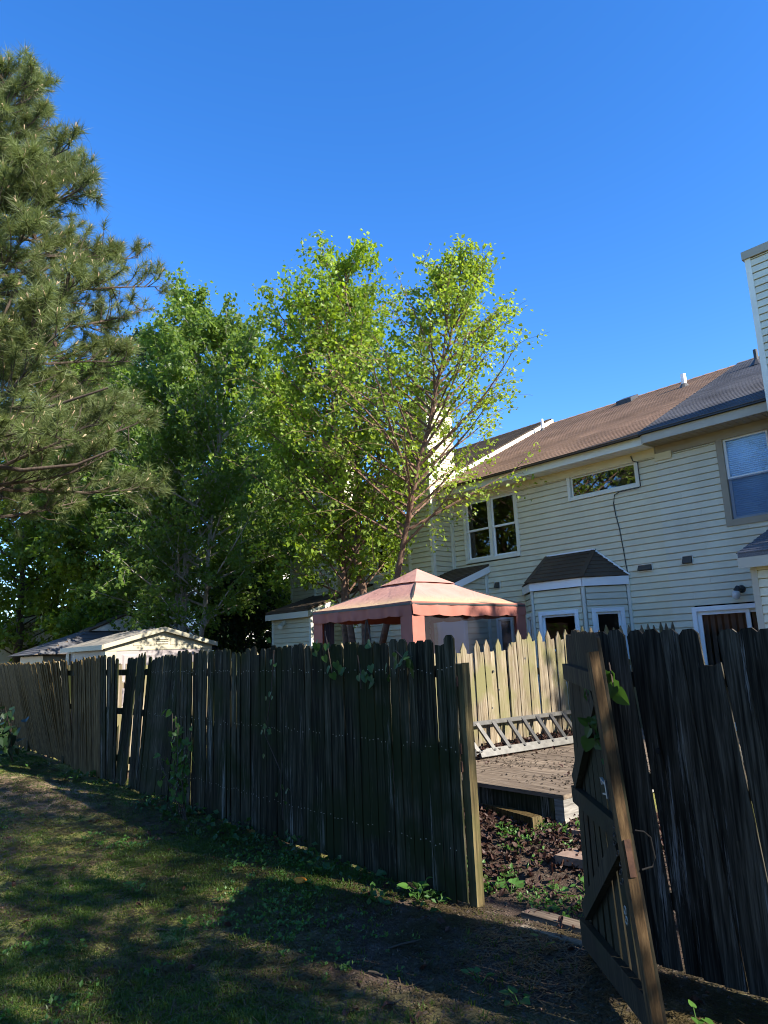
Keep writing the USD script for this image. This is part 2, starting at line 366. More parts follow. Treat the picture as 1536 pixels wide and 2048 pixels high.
def siding(parent, fr, u0, u1, z0, z1, mat, openings=(), urange=None, name="siding_panel", seams=None):
    """Horizontal lap siding, one panel after the other; each has its own lip and shadow gap."""
    k, z = 0, z0
    while z < z1 - .02:
        zt = min(z + E_SIDE, z1)
        zm = (z + zt) / 2
        iv = [(u0, u1)] if urange is None else [urange(zm)]
        iv = subtract([i for i in iv if i[1] > i[0]], [(o[0], o[1]) for o in openings if o[2] < zm < o[3]])
        if seams:
            cut = seams[k % len(seams)]
            iv = [p for s, e in iv for p in ((((s, cut - .001), (cut + .001, e))) if s + .2 < cut < e - .2 else ((s, e),))]
        for s, e in iv:
            pr = [(-.05, z), (.019, z), (.020, z + .010), (.007, zt - .013), (-.015, zt - .0135), (-.015, zt - .0006), (-.05, zt - .0006)]
            mesh(parent, name, MB().prism([fr.p(s, n, q) for n, q in pr], [fr.p(e, n, q) for n, q in pr]), mat)
        z = zt; k += 1


def window(parent, fr, u0, u1, z0, z1, units, mats, casing=.07, hung=True, label=None, blind=None, glass="glass", sill=True, screen=None, name="window"):
    """Casing, sashes and panes let into the wall; units = the (u0, u1) of each light."""
    mb = MB()
    fr.box(mb, u0, u0 + casing, -.06, .03, z0, z1); fr.box(mb, u1 - casing, u1, -.06, .03, z0, z1)
    fr.box(mb, u0 + casing, u1 - casing, -.06, .03, z1 - casing, z1); fr.box(mb, u0 + casing, u1 - casing, -.06, .032, z0, z0 + casing)
    us = sorted(units)
    for (a, b), (c, d) in zip(us[:-1], us[1:]):
        fr.box(mb, b, c, -.06, .028, z0 + casing, z1 - casing)
    w = mesh(parent, name, mb, mats[0], label=label)
    for a, b in us:
        zb, zt = z0 + casing, z1 - casing
        zm = (zb + zt) / 2
        lights = [(zm - .02, zt, -.012), (zb, zm + .02, -.034)] if hung else [(zb, zt, -.02)]
        for i, (q0, q1, d) in enumerate(lights):
            s = .042 if hung else .03
            m2 = MB()
            fr.box(m2, a, a + s, d - .02, d, q0, q1); fr.box(m2, b - s, b, d - .02, d, q0, q1)
            fr.box(m2, a + s, b - s, d - .02, d, q0, q0 + s); fr.box(m2, a + s, b - s, d - .02, d, q1 - s, q1)
            mesh(w, "sash", m2, mats[1])
            mesh(w, "pane", sheet(fr, a + s - .003, b - s + .003, d - .010, q0 + s - .003, q1 - s + .003), M[glass])
        if blind is not None:
            m3 = MB(); zz = zb + .01
            while zz < zt - .02:
                m3.prism([fr.p(a + .02, n, q) for n, q in ((-.085, zz), (-.068, zz + .006), (-.070, zz + .033), (-.087, zz + .029))], [fr.p(b - .02, n, q) for n, q in ((-.085, zz), (-.068, zz + .006), (-.070, zz + .033), (-.087, zz + .029))])
                zz += .034
            mesh(w, "blind", m3, blind)
        if screen:
            mesh(w, "insect_screen", sheet(fr, a + .005, b - .005, -.003, zb + .005, zm), M[screen])
    return w


def shingles(parent, fn, u0, u1, length, mat, rng, exposure=.14, tab=.31, clip=None):
    """Courses of overlapping tabs on a roof plane; fn(u, s, h) gives the point s up the slope and h above it."""
    V, F, n = [], [], 0
    s = 0.0; k = 0
    while s < length:
        e = min(s + exposure, length)
        a, b = (u0, u1) if clip is None else clip((s + e) / 2)
        u = a - rng.uniform(0, tab)
        while u < b:
            x0, x1 = max(u, a), min(u + tab * rng.uniform(.75, 1.1), b)
            u += tab
            x1 = min(u, b)
            if x1 - x0 < .02:
                continue
            h = .013 + rng.uniform(0, .002)
            d = rng.uniform(-.0015, .0015)
            V += [fn(x0, s + d, 0), fn(x1, s + d, 0), fn(x1, e + .01, .001), fn(x0, e + .01, .001), fn(x0, s + d, h), fn(x1, s + d, h), fn(x1, e + .01, .003), fn(x0, e + .01, .003)]
            F += [[n + 4, n + 5, n + 6], [n + 4, n + 6, n + 7], [n, n + 1, n + 5], [n, n + 5, n + 4], [n + 1, n + 2, n + 6], [n + 1, n + 6, n + 5], [n, n + 4, n + 7], [n, n + 7, n + 3]]
            n += 8
        s = e; k += 1
    return mesh(parent, "shingles", (np.array(V), np.array(F)), mat, kind="stuff")


# ------------------------------------------------------------------ ground
def build_ground():
    def axis(lo, hi, c0, c1, step):
        mid = np.arange(c0, c1 + step / 2, step)
        a = c0 - np.geomspace(step, c0 - lo, 26)[::-1]
        b = c1 + np.geomspace(step, hi - c1, 26)
        return np.concatenate([a, mid, b])
    xs, ys = axis(-260, 200, -14, .5, .06), axis(-200, 260, .3, 6.2, .05)
    X, Y = np.meshgrid(xs, ys, indexing="ij")
    P = np.stack([X, Y, 0 * X], -1)
    near = smoothstep(-np.hypot(X + 6, Y - 3), -16, -9)
    Z = ground_z(X, Y) + near * (.05 * (meshkit.fbm(P * .9, 3, 3) - .5) + .022 * (meshkit.fbm(P * 5, 3, 5) - .5))
    v = np.stack([X, Y, Z], -1).reshape(-1, 3)
    ny = len(ys)
    i, j = np.meshgrid(np.arange(len(xs) - 1), np.arange(ny - 1), indexing="ij")
    q = np.stack([i * ny + j, (i + 1) * ny + j, (i + 1) * ny + j + 1, i * ny + j + 1], -1).reshape(-1, 4)
    mesh("/World", "ground", (v, np.vstack([q[:, [0, 1, 2]], q[:, [0, 2, 3]]])), M["ground"], smooth=True, kind="structure", label="shaded back lawn of patchy grass and bare soil")
    from scipy.interpolate import RegularGridInterpolator
    return RegularGridInterpolator((xs, ys), Z, bounds_error=False, fill_value=0.)


GZ = build_ground()


def gz(x, y):
    return float(GZ((x, y)))


# ------------------------------------------------------------------ the row of houses
WY = 11.5
FRONT = Fr((0, WY, 0), (1, 0, 0), (0, -1, 0))


def gable_roof(parent, x0, x1, ye, ze, slope, yr, mat, rng, under):
    zr = ze + slope * (yr - ye)
    L = math.hypot(yr - ye, zr - ze)
    cy, cz = (yr - ye) / L, (zr - ze) / L
    mb = MB()
    th = .10
    mb.prism([(x0, ye, ze - .01), (x0, yr, zr - .01), (x0, yr, zr - .01 - th), (x0, ye, ze - .01 - th * .25)], [(x1, ye, ze - .01), (x1, yr, zr - .01), (x1, yr, zr - .01 - th), (x1, ye, ze - .01 - th * .25)])
    y2 = 2 * yr - ye
    mb.prism([(x0, y2, ze - .01), (x0, yr, zr - .012), (x0, yr, zr - .01 - th), (x0, y2, ze - .01 - th)], [(x1, y2, ze - .01), (x1, yr, zr - .012), (x1, yr, zr - .01 - th), (x1, y2, ze - .01 - th)])
    r = mesh(parent, "roof", mb, under)
    shingles(r, lambda u, s, h: (u, ye + cy * s - cz * h, ze + cz * s + cy * h), x0, x1, L, mat, rng)
    cap = MB()
    x = x0
    while x < x1 - .01:
        e = min(x + .29, x1)
        cap.prism([(x, yr - .15, zr - .055), (x, yr, zr + .022), (x, yr + .15, zr - .055), (x, yr, zr + .006)], [(e, yr - .15, zr - .065), (e, yr, zr + .012), (e, yr + .15, zr - .065), (e, yr, zr - .004)])
        x = e
    mesh(r, "ridge_cap", cap, mat)
    return r


def chimney(parent, x0, x1, y0, y1, zb, zt, mat, trim, capmat):
    c = mesh(parent, "chimney", MB().box(x0 + .06, x1 - .06, y0 + .06, y1 - .002, zb, zt - .002), mat)
    fa, fb = Fr((x0, y0, 0), (1, 0, 0), (0, -1, 0)), Fr((x1, y0, 0), (0, 1, 0), (1, 0, 0))
    fc = Fr((x0, y1, 0), (0, -1, 0), (-1, 0, 0))
    siding(c, fa, .06, x1 - x0 - .06, zb, zt, mat)
    siding(c, fb, .06, y1 - y0 - .02, zb, zt, mat)
    siding(c, fc, .02, y1 - y0 - .06, zb, zt, mat)
    for sx, x in ((-1, x0), (1, x1)):
        mb = MB()
        a, b = (x - .022, x + .06) if sx < 0 else (x - .06, x + .022)
        mb.box(a, b, y0 - .022, y0 + .06, zb, zt)
        mesh(c, "corner_trim", mb, trim)
    mesh(c, "cap", MB().box(x0 - .05, x1 + .05, y0 - .05, y1 + .05, zt, zt + .13), capmat)
    return c


def closet(parent, x0, x1, y0, ze, zw, mat, trim, roofmat_, rng, fascia, door=None, faces="front right"):
    """Storage lean-to against the house front: its roof falls from the wall towards the yard."""
    sl = (zw - ze) / (WY - y0)
    c = mesh(parent, "lean_to", MB().prism([(x0 + .06, y0 + .06, .25), (x0 + .06, WY - .07, .25), (x0 + .06, WY - .07, zw - .1), (x0 + .06, y0 + .06, ze - .06)],
                                          [(x1 - .06, y0 + .06, .25), (x1 - .06, WY - .07, .25), (x1 - .06, WY - .07, zw - .1), (x1 - .06, y0 + .06, ze - .06)]), mat)
    fa, fb = Fr((x0, y0, 0), (1, 0, 0), (0, -1, 0)), Fr((x1, y0, 0), (0, 1, 0), (1, 0, 0))
    siding(c, fa, .06, x1 - x0 - .06, .28, ze - .05, mat)
    op = [door] if door else []
    siding(c, fb, .06, WY - y0 - .02, .28, zw - .08, mat, openings=op, urange=lambda z: (max(.06, (z - ze + .06) / sl), WY - y0 - .02))
    for x, y in ((x0, y0), (x1, y0)):
        a, b = (x - .022, x + .06) if x == x0 else (x - .06, x + .022)
        mesh(c, "corner_trim", MB().box(a, b, y0 - .022, y0 + .06, .28, ze - .02), trim)
    mesh(c, "corner_trim", MB().box(x1 - .01, x1 + .05, WY - .075, WY - .018, .28, zw - .1), trim)
    o = .16
    y_e, z_e = y0 - o, ze - sl * o
    L = math.hypot(WY - y_e, zw - z_e); cy, cz = (WY - y_e) / L, (zw - z_e) / L
    a, b = x0 - .1, x1 + .1
    r = mesh(c, "roof", MB().prism([(a, y_e, z_e), (a, WY - .02, zw), (a, WY - .02, zw - .05), (a, y_e, z_e - .05)], [(b, y_e, z_e), (b, WY - .02, zw), (b, WY - .02, zw - .05), (b, y_e, z_e - .05)]), roofmat_)
    shingles(c, lambda u, s, h: (u, y_e + cy * s - cz * h, z_e + .004 + cz * s + cy * h), a - .015, b + .015, L - .03, roofmat_, rng)
    for xa in (a, b):
        mesh(c, "rake_board", MB().prism([(xa - .012, y_e, z_e - .052), (xa - .012, WY - .024, zw - .052), (xa - .012, WY - .024, zw - .19), (xa - .012, y_e, z_e - .19)],
                                         [(xa + .012, y_e, z_e - .052), (xa + .012, WY - .024, zw - .052), (xa + .012, WY - .024, zw - .19), (xa + .012, y_e, z_e - .19)]), fascia)
    mesh(c, "fascia", MB().box(a + .013, b - .013, y_e, y_e + .02, z_e - .19, z_e - .052), fascia)
    return c


def panel_door(parent, fr, u0, u1, z0, z1, label=None):
    mb = MB()
    fr.box(mb, u0 - .07, u0, -.05, .03, z0, z1 + .07); fr.box(mb, u1, u1 + .07, -.05, .03, z0, z1 + .07); fr.box(mb, u0, u1, -.05, .03, z1, z1 + .07)
    f = mesh(parent, "door", mb, M["trim_white"], label=label)
    leaf = fr.box(MB(), u0, u1, -.04, -.01, z0, z1)
    w = u1 - u0
    for c0, c1 in ((.14, .46), (.54, .86)):
        for q0, q1 in ((.06, .38), (.44, .74), (.80, .95)):
            fr.box(leaf, u0 + w * c0, u0 + w * c1, -.012, -.002, z0 + (z1 - z0) * q0, z0 + (z1 - z0) * q1)
    mesh(f, "door_leaf", leaf, M["door_white"])


def shell(parent, x0, x1, z_e, y_back):
    """side and back walls that close the house behind its front"""
    mb = MB()
    mb.box(x0 + .003, x0 + .1, WY + .06, y_back, .1, z_e); mb.box(x1 - .1, x1 - .003, WY + .06, y_back, .1, z_e); mb.box(x0 + .1, x1 - .1, y_back - .1, y_back, .1, z_e)
    mb.box(x0 + .1, x1 - .1, WY + .06, y_back - .1, 2.65, 2.85); mb.box(x0 + .1, x1 - .1, WY + 3.5, WY + 3.6, .1, z_e - .05); mb.box(x0 + .1, x1 - .1, WY + .06, y_back - .1, z_e - .04, z_e)
    mesh(parent, "wall", mb, M["interior"])


def eave(parent, x0, x1, ze, fascia, soffit, frieze, yf=11.08):
    mesh(parent, "fascia", MB().box(x0, x1, yf, yf + .025, ze - .15, ze), fascia)
    mb = MB(); x = x0 + .01; k = 0
    while x < x1 - .02:
        e = min(x + .105, x1 - .01)
        mb.box(x + .004, e - .004, yf + .027, WY - .02, ze - .14, ze - .125 - .002 * (k % 2)); x = e; k += 1
    mb.box(x0 + .01, x1 - .01, yf + .027, WY - .02, ze - .124, ze - .11)
    mesh(parent, "soffit", mb, soffit)
    mesh(parent, "frieze_board", MB().box(x0, x1, WY - .035, WY - .0, ze - .30, ze - .142), frieze)


rng = np.random.default_rng(11)
SZ0 = .30

# --- the house in the middle: brown roof, bay window, slit window
A = thing("townhouse", "cream sided townhouse with brown shingle roof, bay window and narrow slit window under its eave", "house")
AX0, AX1 = -11.3, -5.6
winA = (-10.17, -8.66, 3.52, 4.95)
slit = (-7.42, -5.92, 4.42, 4.95)
bayx = (-8.63, -6.36)
opA = [(winA[0] + .02, winA[1] - .02, winA[2] + .02, winA[3] - .02), (slit[0] + .02, slit[1] - .02, slit[2] + .02, slit[3] - .02), (bayx[0] + .03, bayx[1] - .03, 0, 2.84), (-9.40, -9.02, 0, 2.28)]
siding(A, FRONT, AX0 + .74, AX1, SZ0, 4.91, M["siding"], openings=opA, seams=(-8.9, -7.1, -6.6, -8.2, -99, -7.7))
shell(A, AX0, AX1, 5.0, 20.6)
gable_roof(A, -10.72, AX1, 10.98, 5.21, .512, 16.1, M["shingle_brown"], rng, M["shingle_dark"])
eave(A, -10.5, AX1 + .02, 5.19, M["trim"], M["trim_white"], M["trim_yellow"])
mesh(A, "frieze_return", MB().box(AX1 + .02, AX1 + .32, WY - .045, WY - .001, 4.80, 4.93), M["trim_yellow"])
chimney(A, -11.3, -10.55, 10.85, 11.72, .3, 7.3, M["siding"], M["trim"], M["dark_metal"])
mesh(A, "corner_trim", MB().box(-10.53, -10.47, WY - .075, WY - .018, 3.3, 4.9), M["trim"], label="thin pale corner strip between chimney and wall")
window(A, FRONT, *winA, units=[(-10.09, -9.45), (-9.37, -8.74)], mats=(M["trim"], M["trim_white"]), casing=.075, glass="glass_upper", label="pair of double-hung windows on the upper floor")
window(A, FRONT, *slit, units=[(-7.35, -5.99)], mats=(M["trim"], M["trim"]), casing=.065, hung=False, glass="glass_sky", label="long narrow window under the eave")
closet(A, -11.75, -9.62, 9.45, 2.73, 3.45, M["siding"], M["trim"], M["shingle_dark"], rng, M["trim_white"], door=(.47, 1.29, 0, 2.33))
panel_door(A, Fr((-9.62, 9.45, 0), (0, 1, 0), (1, 0, 0)), .50, 1.24, .28, 2.27, label="white six-panel door seen through the gazebo screen")
window(A, FRONT, -9.42, -9.0, .32, 2.3, units=[(-9.37, -9.05)], mats=(M["trim_white"], M["trim_white"]), casing=.05, hung=False, label="narrow glazed side door")


def build_bay():
    y0, d = WY - .6, .6
    pts = [(-8.63, WY - .02), (-8.03, y0), (-6.92, y0), (-6.36, WY - .02)]
    zt = 2.72
    b = mesh(A, "bay_window", MB().prism([(x, y, .25) for x, y in [(-8.55, WY - .02), (-8.0, y0 + .07), (-6.95, y0 + .07), (-6.44, WY - .02)]], [(x, y, .4) for x, y in [(-8.55, WY - .02), (-8.0, y0 + .07), (-6.95, y0 + .07), (-6.44, WY - .02)]]), M["interior"])
    for k in range(3):
        p, q = np.array(pts[k]), np.array(pts[k + 1])
        u = (q - p) / np.linalg.norm(q - p); n = np.array([u[1], -u[0]])
        L = np.linalg.norm(q - p)
        fr = Fr((*p, 0), u, n)
        m = .13 if k == 1 else .12
        op = [(m, L - m, .95, 2.30)]
        siding(b, fr, .045, L - .045, SZ0, zt, M["siding"] if k < 2 else M["siding_b"], openings=op)
        w = MB()
        a, c, z0, z1, cs = m - .005, L - m + .005, .93, 2.31, .07
        fr.box(w, a, a + cs, -.05, .03, z0, z1); fr.box(w, c - cs, c, -.05, .03, z0, z1); fr.box(w, a + cs, c - cs, -.05, .03, z1 - cs, z1); fr.box(w, a + cs, c - cs, -.05, .03, z0, z0 + cs)
        mesh(b, "window_casing", w, M["trim_white"])
        s = MB(); a2, c2 = a + cs, c - cs
        for box in ((a2, a2 + .04, z0 + cs, z1 - cs), (c2 - .04, c2, z0 + cs, z1 - cs), (a2 + .04, c2 - .04, z1 - cs - .04, z1 - cs), (a2 + .04, c2 - .04, z0 + cs, z0 + cs + .04), (a2 + .04, c2 - .04, 1.58, 1.62)):
            fr.box(s, box[0], box[1], -.04, -.012, box[2], box[3])
        mesh(b, "window_sash", s, M["trim_white"])
        mesh(b, "window_pane", sheet(fr, a2 + .035, c2 - .035, -.028, z0 + cs + .03, z1 - cs - .03), M["glass"])
        mesh(b, "fascia", fr.box(MB(), -.01, L + .01, .018, .055, zt - .01, zt + .14), M["trim_white"])
    for x, y in pts[1:3] + [pts[3]]:
        mesh(b, "corner_trim", MB().tube([(x, y, SZ0), (x, y, zt)], .034, 6), M["trim"])
    # hipped roof against the wall
    o = .10
    e = [(-8.63 - .05, WY - .022), (-8.03 - .045, y0 - o), (-6.92 + .045, y0 - o), (-6.36 + .05, WY - .022)]
    ze, zr = zt + .145, 3.41
    ra, rb = np.array((-8.02, WY - .022, zr)), np.array((-6.98, WY - .022, zr))
    E = [np.array((*p, ze)) for p in e]
    core = MB(); V = [*E, ra, rb]
    core.add(V, [[0, 1, 4]]); core.add(V, [[1, 2, 5], [1, 5, 4]]); core.add(V, [[2, 3, 5]]); core.add(V, [[0, 2, 1], [0, 3, 2]])
    r = mesh(b, "roof", core, M["shingle_dark"])
    mb = MB()
    rg = np.random.default_rng(5)
    for lo, hi, lo2, hi2 in ((E[0], ra, E[1], ra), (E[1], ra, E[2], rb), (E[2], rb, E[3], rb)):
        nrm = np.cross(lo2 - lo, hi - lo); nrm = nrm / np.linalg.norm(nrm); nrm = nrm if nrm[2] > 0 else -nrm
        nc = 7
        for c in range(nc):
            s0, s1 = c / nc, min((c + 1) / nc + .02, 1)
            A0, B0, A1, B1 = lo + (hi - lo) * s0, lo2 + (hi2 - lo2) * s0, lo + (hi - lo) * s1, lo2 + (hi2 - lo2) * s1
            ln = np.linalg.norm(B0 - A0); nt = max(1, int(ln / .3)); off = rg.uniform(-.3, .3)
            cuts = np.clip(np.concatenate([[0], (np.arange(1, nt) + off) / nt, [1]]), 0, 1)
            for t0, t1 in zip(cuts[:-1], cuts[1:]):
                h = .018 + rg.uniform(0, .005)
                bot = [A0 + (B0 - A0) * t0, A0 + (B0 - A0) * t1, A1 + (B1 - A1) * t1, A1 + (B1 - A1) * t0]
                mb.prism([p + nrm * .002 for p in bot], [bot[0] + nrm * h, bot[1] + nrm * h, bot[2] + nrm * .004, bot[3] + nrm * .004])
    mesh(b, "shingles", mb, M["shingle_dark"], kind="stuff")
    hips = MB()
    for lo, hi in ((E[1], ra), (E[2], rb)):
        hips.bar(lo + (0, 0, .016), hi + (0, 0, .012), .10, .012)
    mesh(b, "hip_caps", hips, M["shingle_dark"])
    mesh(b, "flashing", MB().bar(rb + (.01, -.012, .012), E[3] + (.01, -.012, .012), .012, .03).bar(ra + (0, -.012, .014), rb + (0, -.012, .014), .012, .025), M["trim_white"])


build_bay()


def wall_vent(parent, x, z, w, h, mat, label):
    mb = MB()
    for bx in ((x, x + .012, z, z + h), (x + w - .012, x + w, z, z + h), (x + .012, x + w - .012, z, z + .012), (x + .012, x + w - .012, z + h - .012, z + h)):
        FRONT.box(mb, bx[0], bx[1], .0, .03, bx[2], bx[3])
    v = mesh(parent, "wall_vent", mb, M["trim"], label=label)
    mesh(v, "hood", MB().prism([FRONT.p(x + .02, n, q) for n, q in ((.0, z + h - .02), (.035, z + h - .02), (.085, z + .03), (.075, z + .02), (0, z + .02))],
                               [FRONT.p(x + w - .02, n, q) for n, q in ((.0, z + h - .02), (.035, z + h - .02), (.085, z + .03), (.075, z + .02), (0, z + .02))]), mat)


wall_vent(A, -6.14, 2.90, .28, .13, M["vent_grey"], "wide dark dryer vent hood")
wall_vent(A, -9.40, 2.90, .15, .15, M["vent_grey"], "small square vent hood near the gazebo")
cab = [(-6.02, 5.0), (-5.99, 4.90), (-5.905, 4.86), (-5.90, 4.42), (-5.93, 4.40), (-6.32, 4.395), (-6.42, 4.36), (-6.47, 4.22), (-6.45, 3.98), (-6.41, 3.75), (-6.37, 3.3), (-6.35, 3.0), (-6.335, 2.87)]
mesh(A, "cable", MB().tube([FRONT.p(x, .045 if z > 4.35 else .022, z) for x, z in cab], .010, 5), M["cable"], label="thin black cable running down from the slit window")
for (x, y, h, r, mt) in ((-6.5, 15.2, .30, .06, "pipe_white"), (-10.45, 15.25, .32, .035, "pipe_white")):
    zz = 5.21 + .512 * (y - 10.98)
    pmesh = mesh(A, "vent_pipe", MB().tube([(x, y, zz - .05), (x, y, zz + h)], r, 12), M[mt])
    mesh(pmesh, "flashing", MB().tube([(x, y, zz - .06), (x, y, zz + .06)], [r * 2.4, r * 1.15], 12), M["vent_grey"])
mesh(A, "roof_vent", MB().prism([(-8.35, 15.45, 7.50), (-8.35, 15.85, 7.70), (-8.35, 15.85, 7.80), (-8.35, 15.45, 7.62)], [(-7.95, 15.45, 7.50), (-7.95, 15.85, 7.70), (-7.95, 15.85, 7.80), (-7.95, 15.45, 7.62)]), M["dark_metal"], label="low black roof vent near the ridge")

# --- the house on the right: grey roof
B = thing("townhouse", "townhouse with grey shingle roof and tan trimmed window with blinds at the right edge", "house")
BX0, BX1 = -5.6, .4
winB = (-4.53, -3.62, 3.46, 5.02)
opB = [(winB[0] + .02, winB[1] - .02, winB[2] + .02, 5.0), (-5.24, -3.62, 0, 2.2)]
siding(B, FRONT, BX0, BX1, SZ0, 4.91, M["siding_b"], openings=opB, seams=(-4.9, -99, -4.2, -5.2, -99))
shell(B, BX0, BX1, 5.0, 20.6)
gable_roof(B, BX0, BX1, 10.98, 5.235, .512, 16.1, M["shingle_grey"], rng, M["dark_metal"])
eave(B, BX0 + .04, BX1, 5.20, M["fascia_b"], M["trim_tan"], M["trim_tan"], yf=11.03)
mesh(B, "eave_return", MB().box(BX0 + .02, BX0 + .045, 11.03, WY - .02, 5.04, 5.19), M["fascia_b"])
chimney(B, -3.40, -2.45, 10.72, 11.8, 2.9, 7.38, M["siding_b"], M["trim"], M["trim_tan"])
window(B, FRONT, *winB, units=[(-4.425, -3.725)], mats=(M["trim_tan"], M["trim_white"]), casing=.105, blind=M["blind_lit"], glass="glass_clear", screen="insect_screen", label="tan trimmed double-hung window with closed blinds")
closet(B, -3.58, -1.2, 9.7, 2.84, 3.46, M["siding_b"], M["fascia_b"], M["shingle_grey"], rng, M["fascia_b"])
wall_vent(B, -5.33, 2.93, .19, .16, M["vent_grey"], "small square vent hood with tilted flap")


def build_slider():
    mb = MB()
    x0, x1, z0, z1 = -5.27, -3.66, .28, 2.22
    for bx in ((x0, x0 + .075, z0, z1), (x1 - .075, x1, z0, z1), (x0 + .075, x1 - .075, z1 - .075, z1), (x0 + .075, x1 - .075, z0, z0 + .05)):
        FRONT.box(mb, bx[0], bx[1], -.08, .032, bx[2], bx[3])
    d = mesh(B, "sliding_door", mb, M["trim_white"], label="white framed sliding patio door")
    for a, b, dep in ((x0 + .075, -4.38, -.015), (-4.46, x1 - .075, -.05)):
        s = MB()
        for bx in ((a, a + .06, z0 + .05, z1 - .075), (b - .06, b, z0 + .05, z1 - .075), (a + .06, b - .06, z1 - .135, z1 - .075), (a + .06, b - .06, z0 + .05, z0 + .12)):
            FRONT.box(s, bx[0], bx[1], dep - .025, dep, bx[2], bx[3])
        mesh(d, "sash", s, M["trim_white"])
        mesh(d, "pane", sheet(FRONT, a + .055, b - .055, dep - .012, z0 + .11, z1 - .13), M["glass"])
    c = MB(); x = x0 + .1
    while x < x1 - .15:
        FRONT.box(c, x, x + .07, -.16, -.15, z0 + .05, z1 - .1); x += .11
    mesh(d, "vertical_blind", c, M["curtain"])
    lamp = mesh(B, "porch_light", MB().tube([FRONT.p(-4.44, .016, 2.45), FRONT.p(-4.44, .06, 2.45)], [.065, .05], 12).tube([FRONT.p(-4.44, .06, 2.45), FRONT.p(-4.45, .14, 2.46), FRONT.p(-4.47, .16, 2.42)], .045, 8), M["dark_metal"])
    pr = np.array([(0, .042), (-.03, .06), (-.08, .062), (-.12, .04), (-.135, .005)])
    mesh(lamp, "globe", MB().tube([FRONT.p(-4.47 - .004 * i, .16, 2.42 + q[0]) for i, q in enumerate(pr)], pr[:, 1], 12), M["bulb_glass"], smooth=60)


build_slider()
zz = 5.235 + .512 * (15.0 - 10.98)
pm = mesh(B, "vent_pipe", MB().tube([(-4.86, 15., zz - .05), (-4.86, 15., zz + .32)], .045, 12), M["dark_metal"])
mesh(pm, "flashing", MB().tube([(-4.86, 15., zz - .06), (-4.86, 15., zz + .09)], [.18, .06], 12), M["dark_metal"])

# --- the house behind the birches
C = thing("townhouse", "yellow sided townhouse end unit half hidden behind the river birches", "house")
CX0, CX1 = -17.05, -11.3
opC = [(-13.28, -12.72, 3.56, 4.86)]
siding(C, FRONT, CX0, CX1, SZ0, 4.9, M["siding"], openings=opC, seams=(-14.5, -99, -12.4))
shell(C, CX0, CX1, 5.0, 20.6)
mesh(C, "side_wall", MB().box(CX0 - .02, CX0 + .0, WY, 20.6, .2, 5.2), M["siding"])
gable_roof(C, CX0 - .25, -10.74, 10.98, 5.33, .515, 16.15, M["shingle_dark"], rng, M["shingle_dark"])
eave(C, CX0 - .2, -11.34, 5.38, M["trim"], M["trim_white"], M["trim_yellow"])
zr = 5.33 + .515 * (16.15 - 10.98)
mesh(C, "rake_board", MB().prism([(-10.72, 11.2, 5.33 + .515 * .22 - .02), (-10.72, 16.15, zr - .02), (-10.72, 16.15, zr - .15), (-10.72, 11.2, 5.33 + .515 * .22 - .15)], [(-10.69, 11.2, 5.33 + .515 * .22 - .02), (-10.69, 16.15, zr - .02), (-10.69, 16.15, zr - .15), (-10.69, 11.2, 5.33 + .515 * .22 - .15)]), M["trim"])
chimney(C, -14.98, -14.1, 10.85, 11.72, .3, 7.3, M["siding"], M["trim"], M["dark_metal"])
window(C, FRONT, -13.3, -12.7, 3.54, 4.88, units=[(-13.23, -12.77)], mats=(M["trim"], M["trim_white"]), casing=.06, label="double-hung window behind the birch trunks")
closet(C, -15.1, -13.45, 9.6, 2.80, 3.4, M["siding"], M["trim"], M["shingle_dark"], rng, M["trim"])
lampz = mesh(C, "flood_light", MB().box(-14.62, -14.48, 9.55, 9.6, 2.42, 2.54), M["trim"])
mesh(lampz, "lamp_head", MB().tube([(-14.55, 9.56, 2.46), (-14.5, 9.46, 2.44), (-14.44, 9.38, 2.36)], [.04, .05, .065], 8), M["trim"])
mesh(C, "corner_trim", MB().box(CX0 - .04, CX0 + .06, WY - .022, WY, SZ0, 4.9), M["trim"])


# ------------------------------------------------------------------ fences
def picket(base, u, n, up, w, th, h, style, cut=.028, warp=0.):
    base, u, n, up = (np.asarray(q, float) for q in (base, u, n, up))
    if style == "dog":
        pr = [(-w / 2, 0), (w / 2, 0), (w / 2, h * .5), (w / 2, h - cut), (w / 2 - cut * .9, h), (-w / 2 + cut * .9, h), (-w / 2, h - cut), (-w / 2, h * .5)]
    elif style == "point":
        pr = [(-w / 2, 0), (w / 2, 0), (w / 2, h * .5), (w / 2, h - w * .9), (0, h), (-w / 2, h - w * .9), (-w / 2, h * .5)]
    else:
        pr = [(-w / 2, 0), (w / 2, 0), (w / 2, h * .5), (w / 2, h), (w * .1, h - .012), (-w / 2, h - .004), (-w / 2, h * .5)]
    f = [base + u * a + up * b + n * warp * (b / h) * (1 - b / h) * 4 for a, b in pr]
    return MB().prism([q + n * th / 2 for q in f], [q - n * th / 2 for q in f])


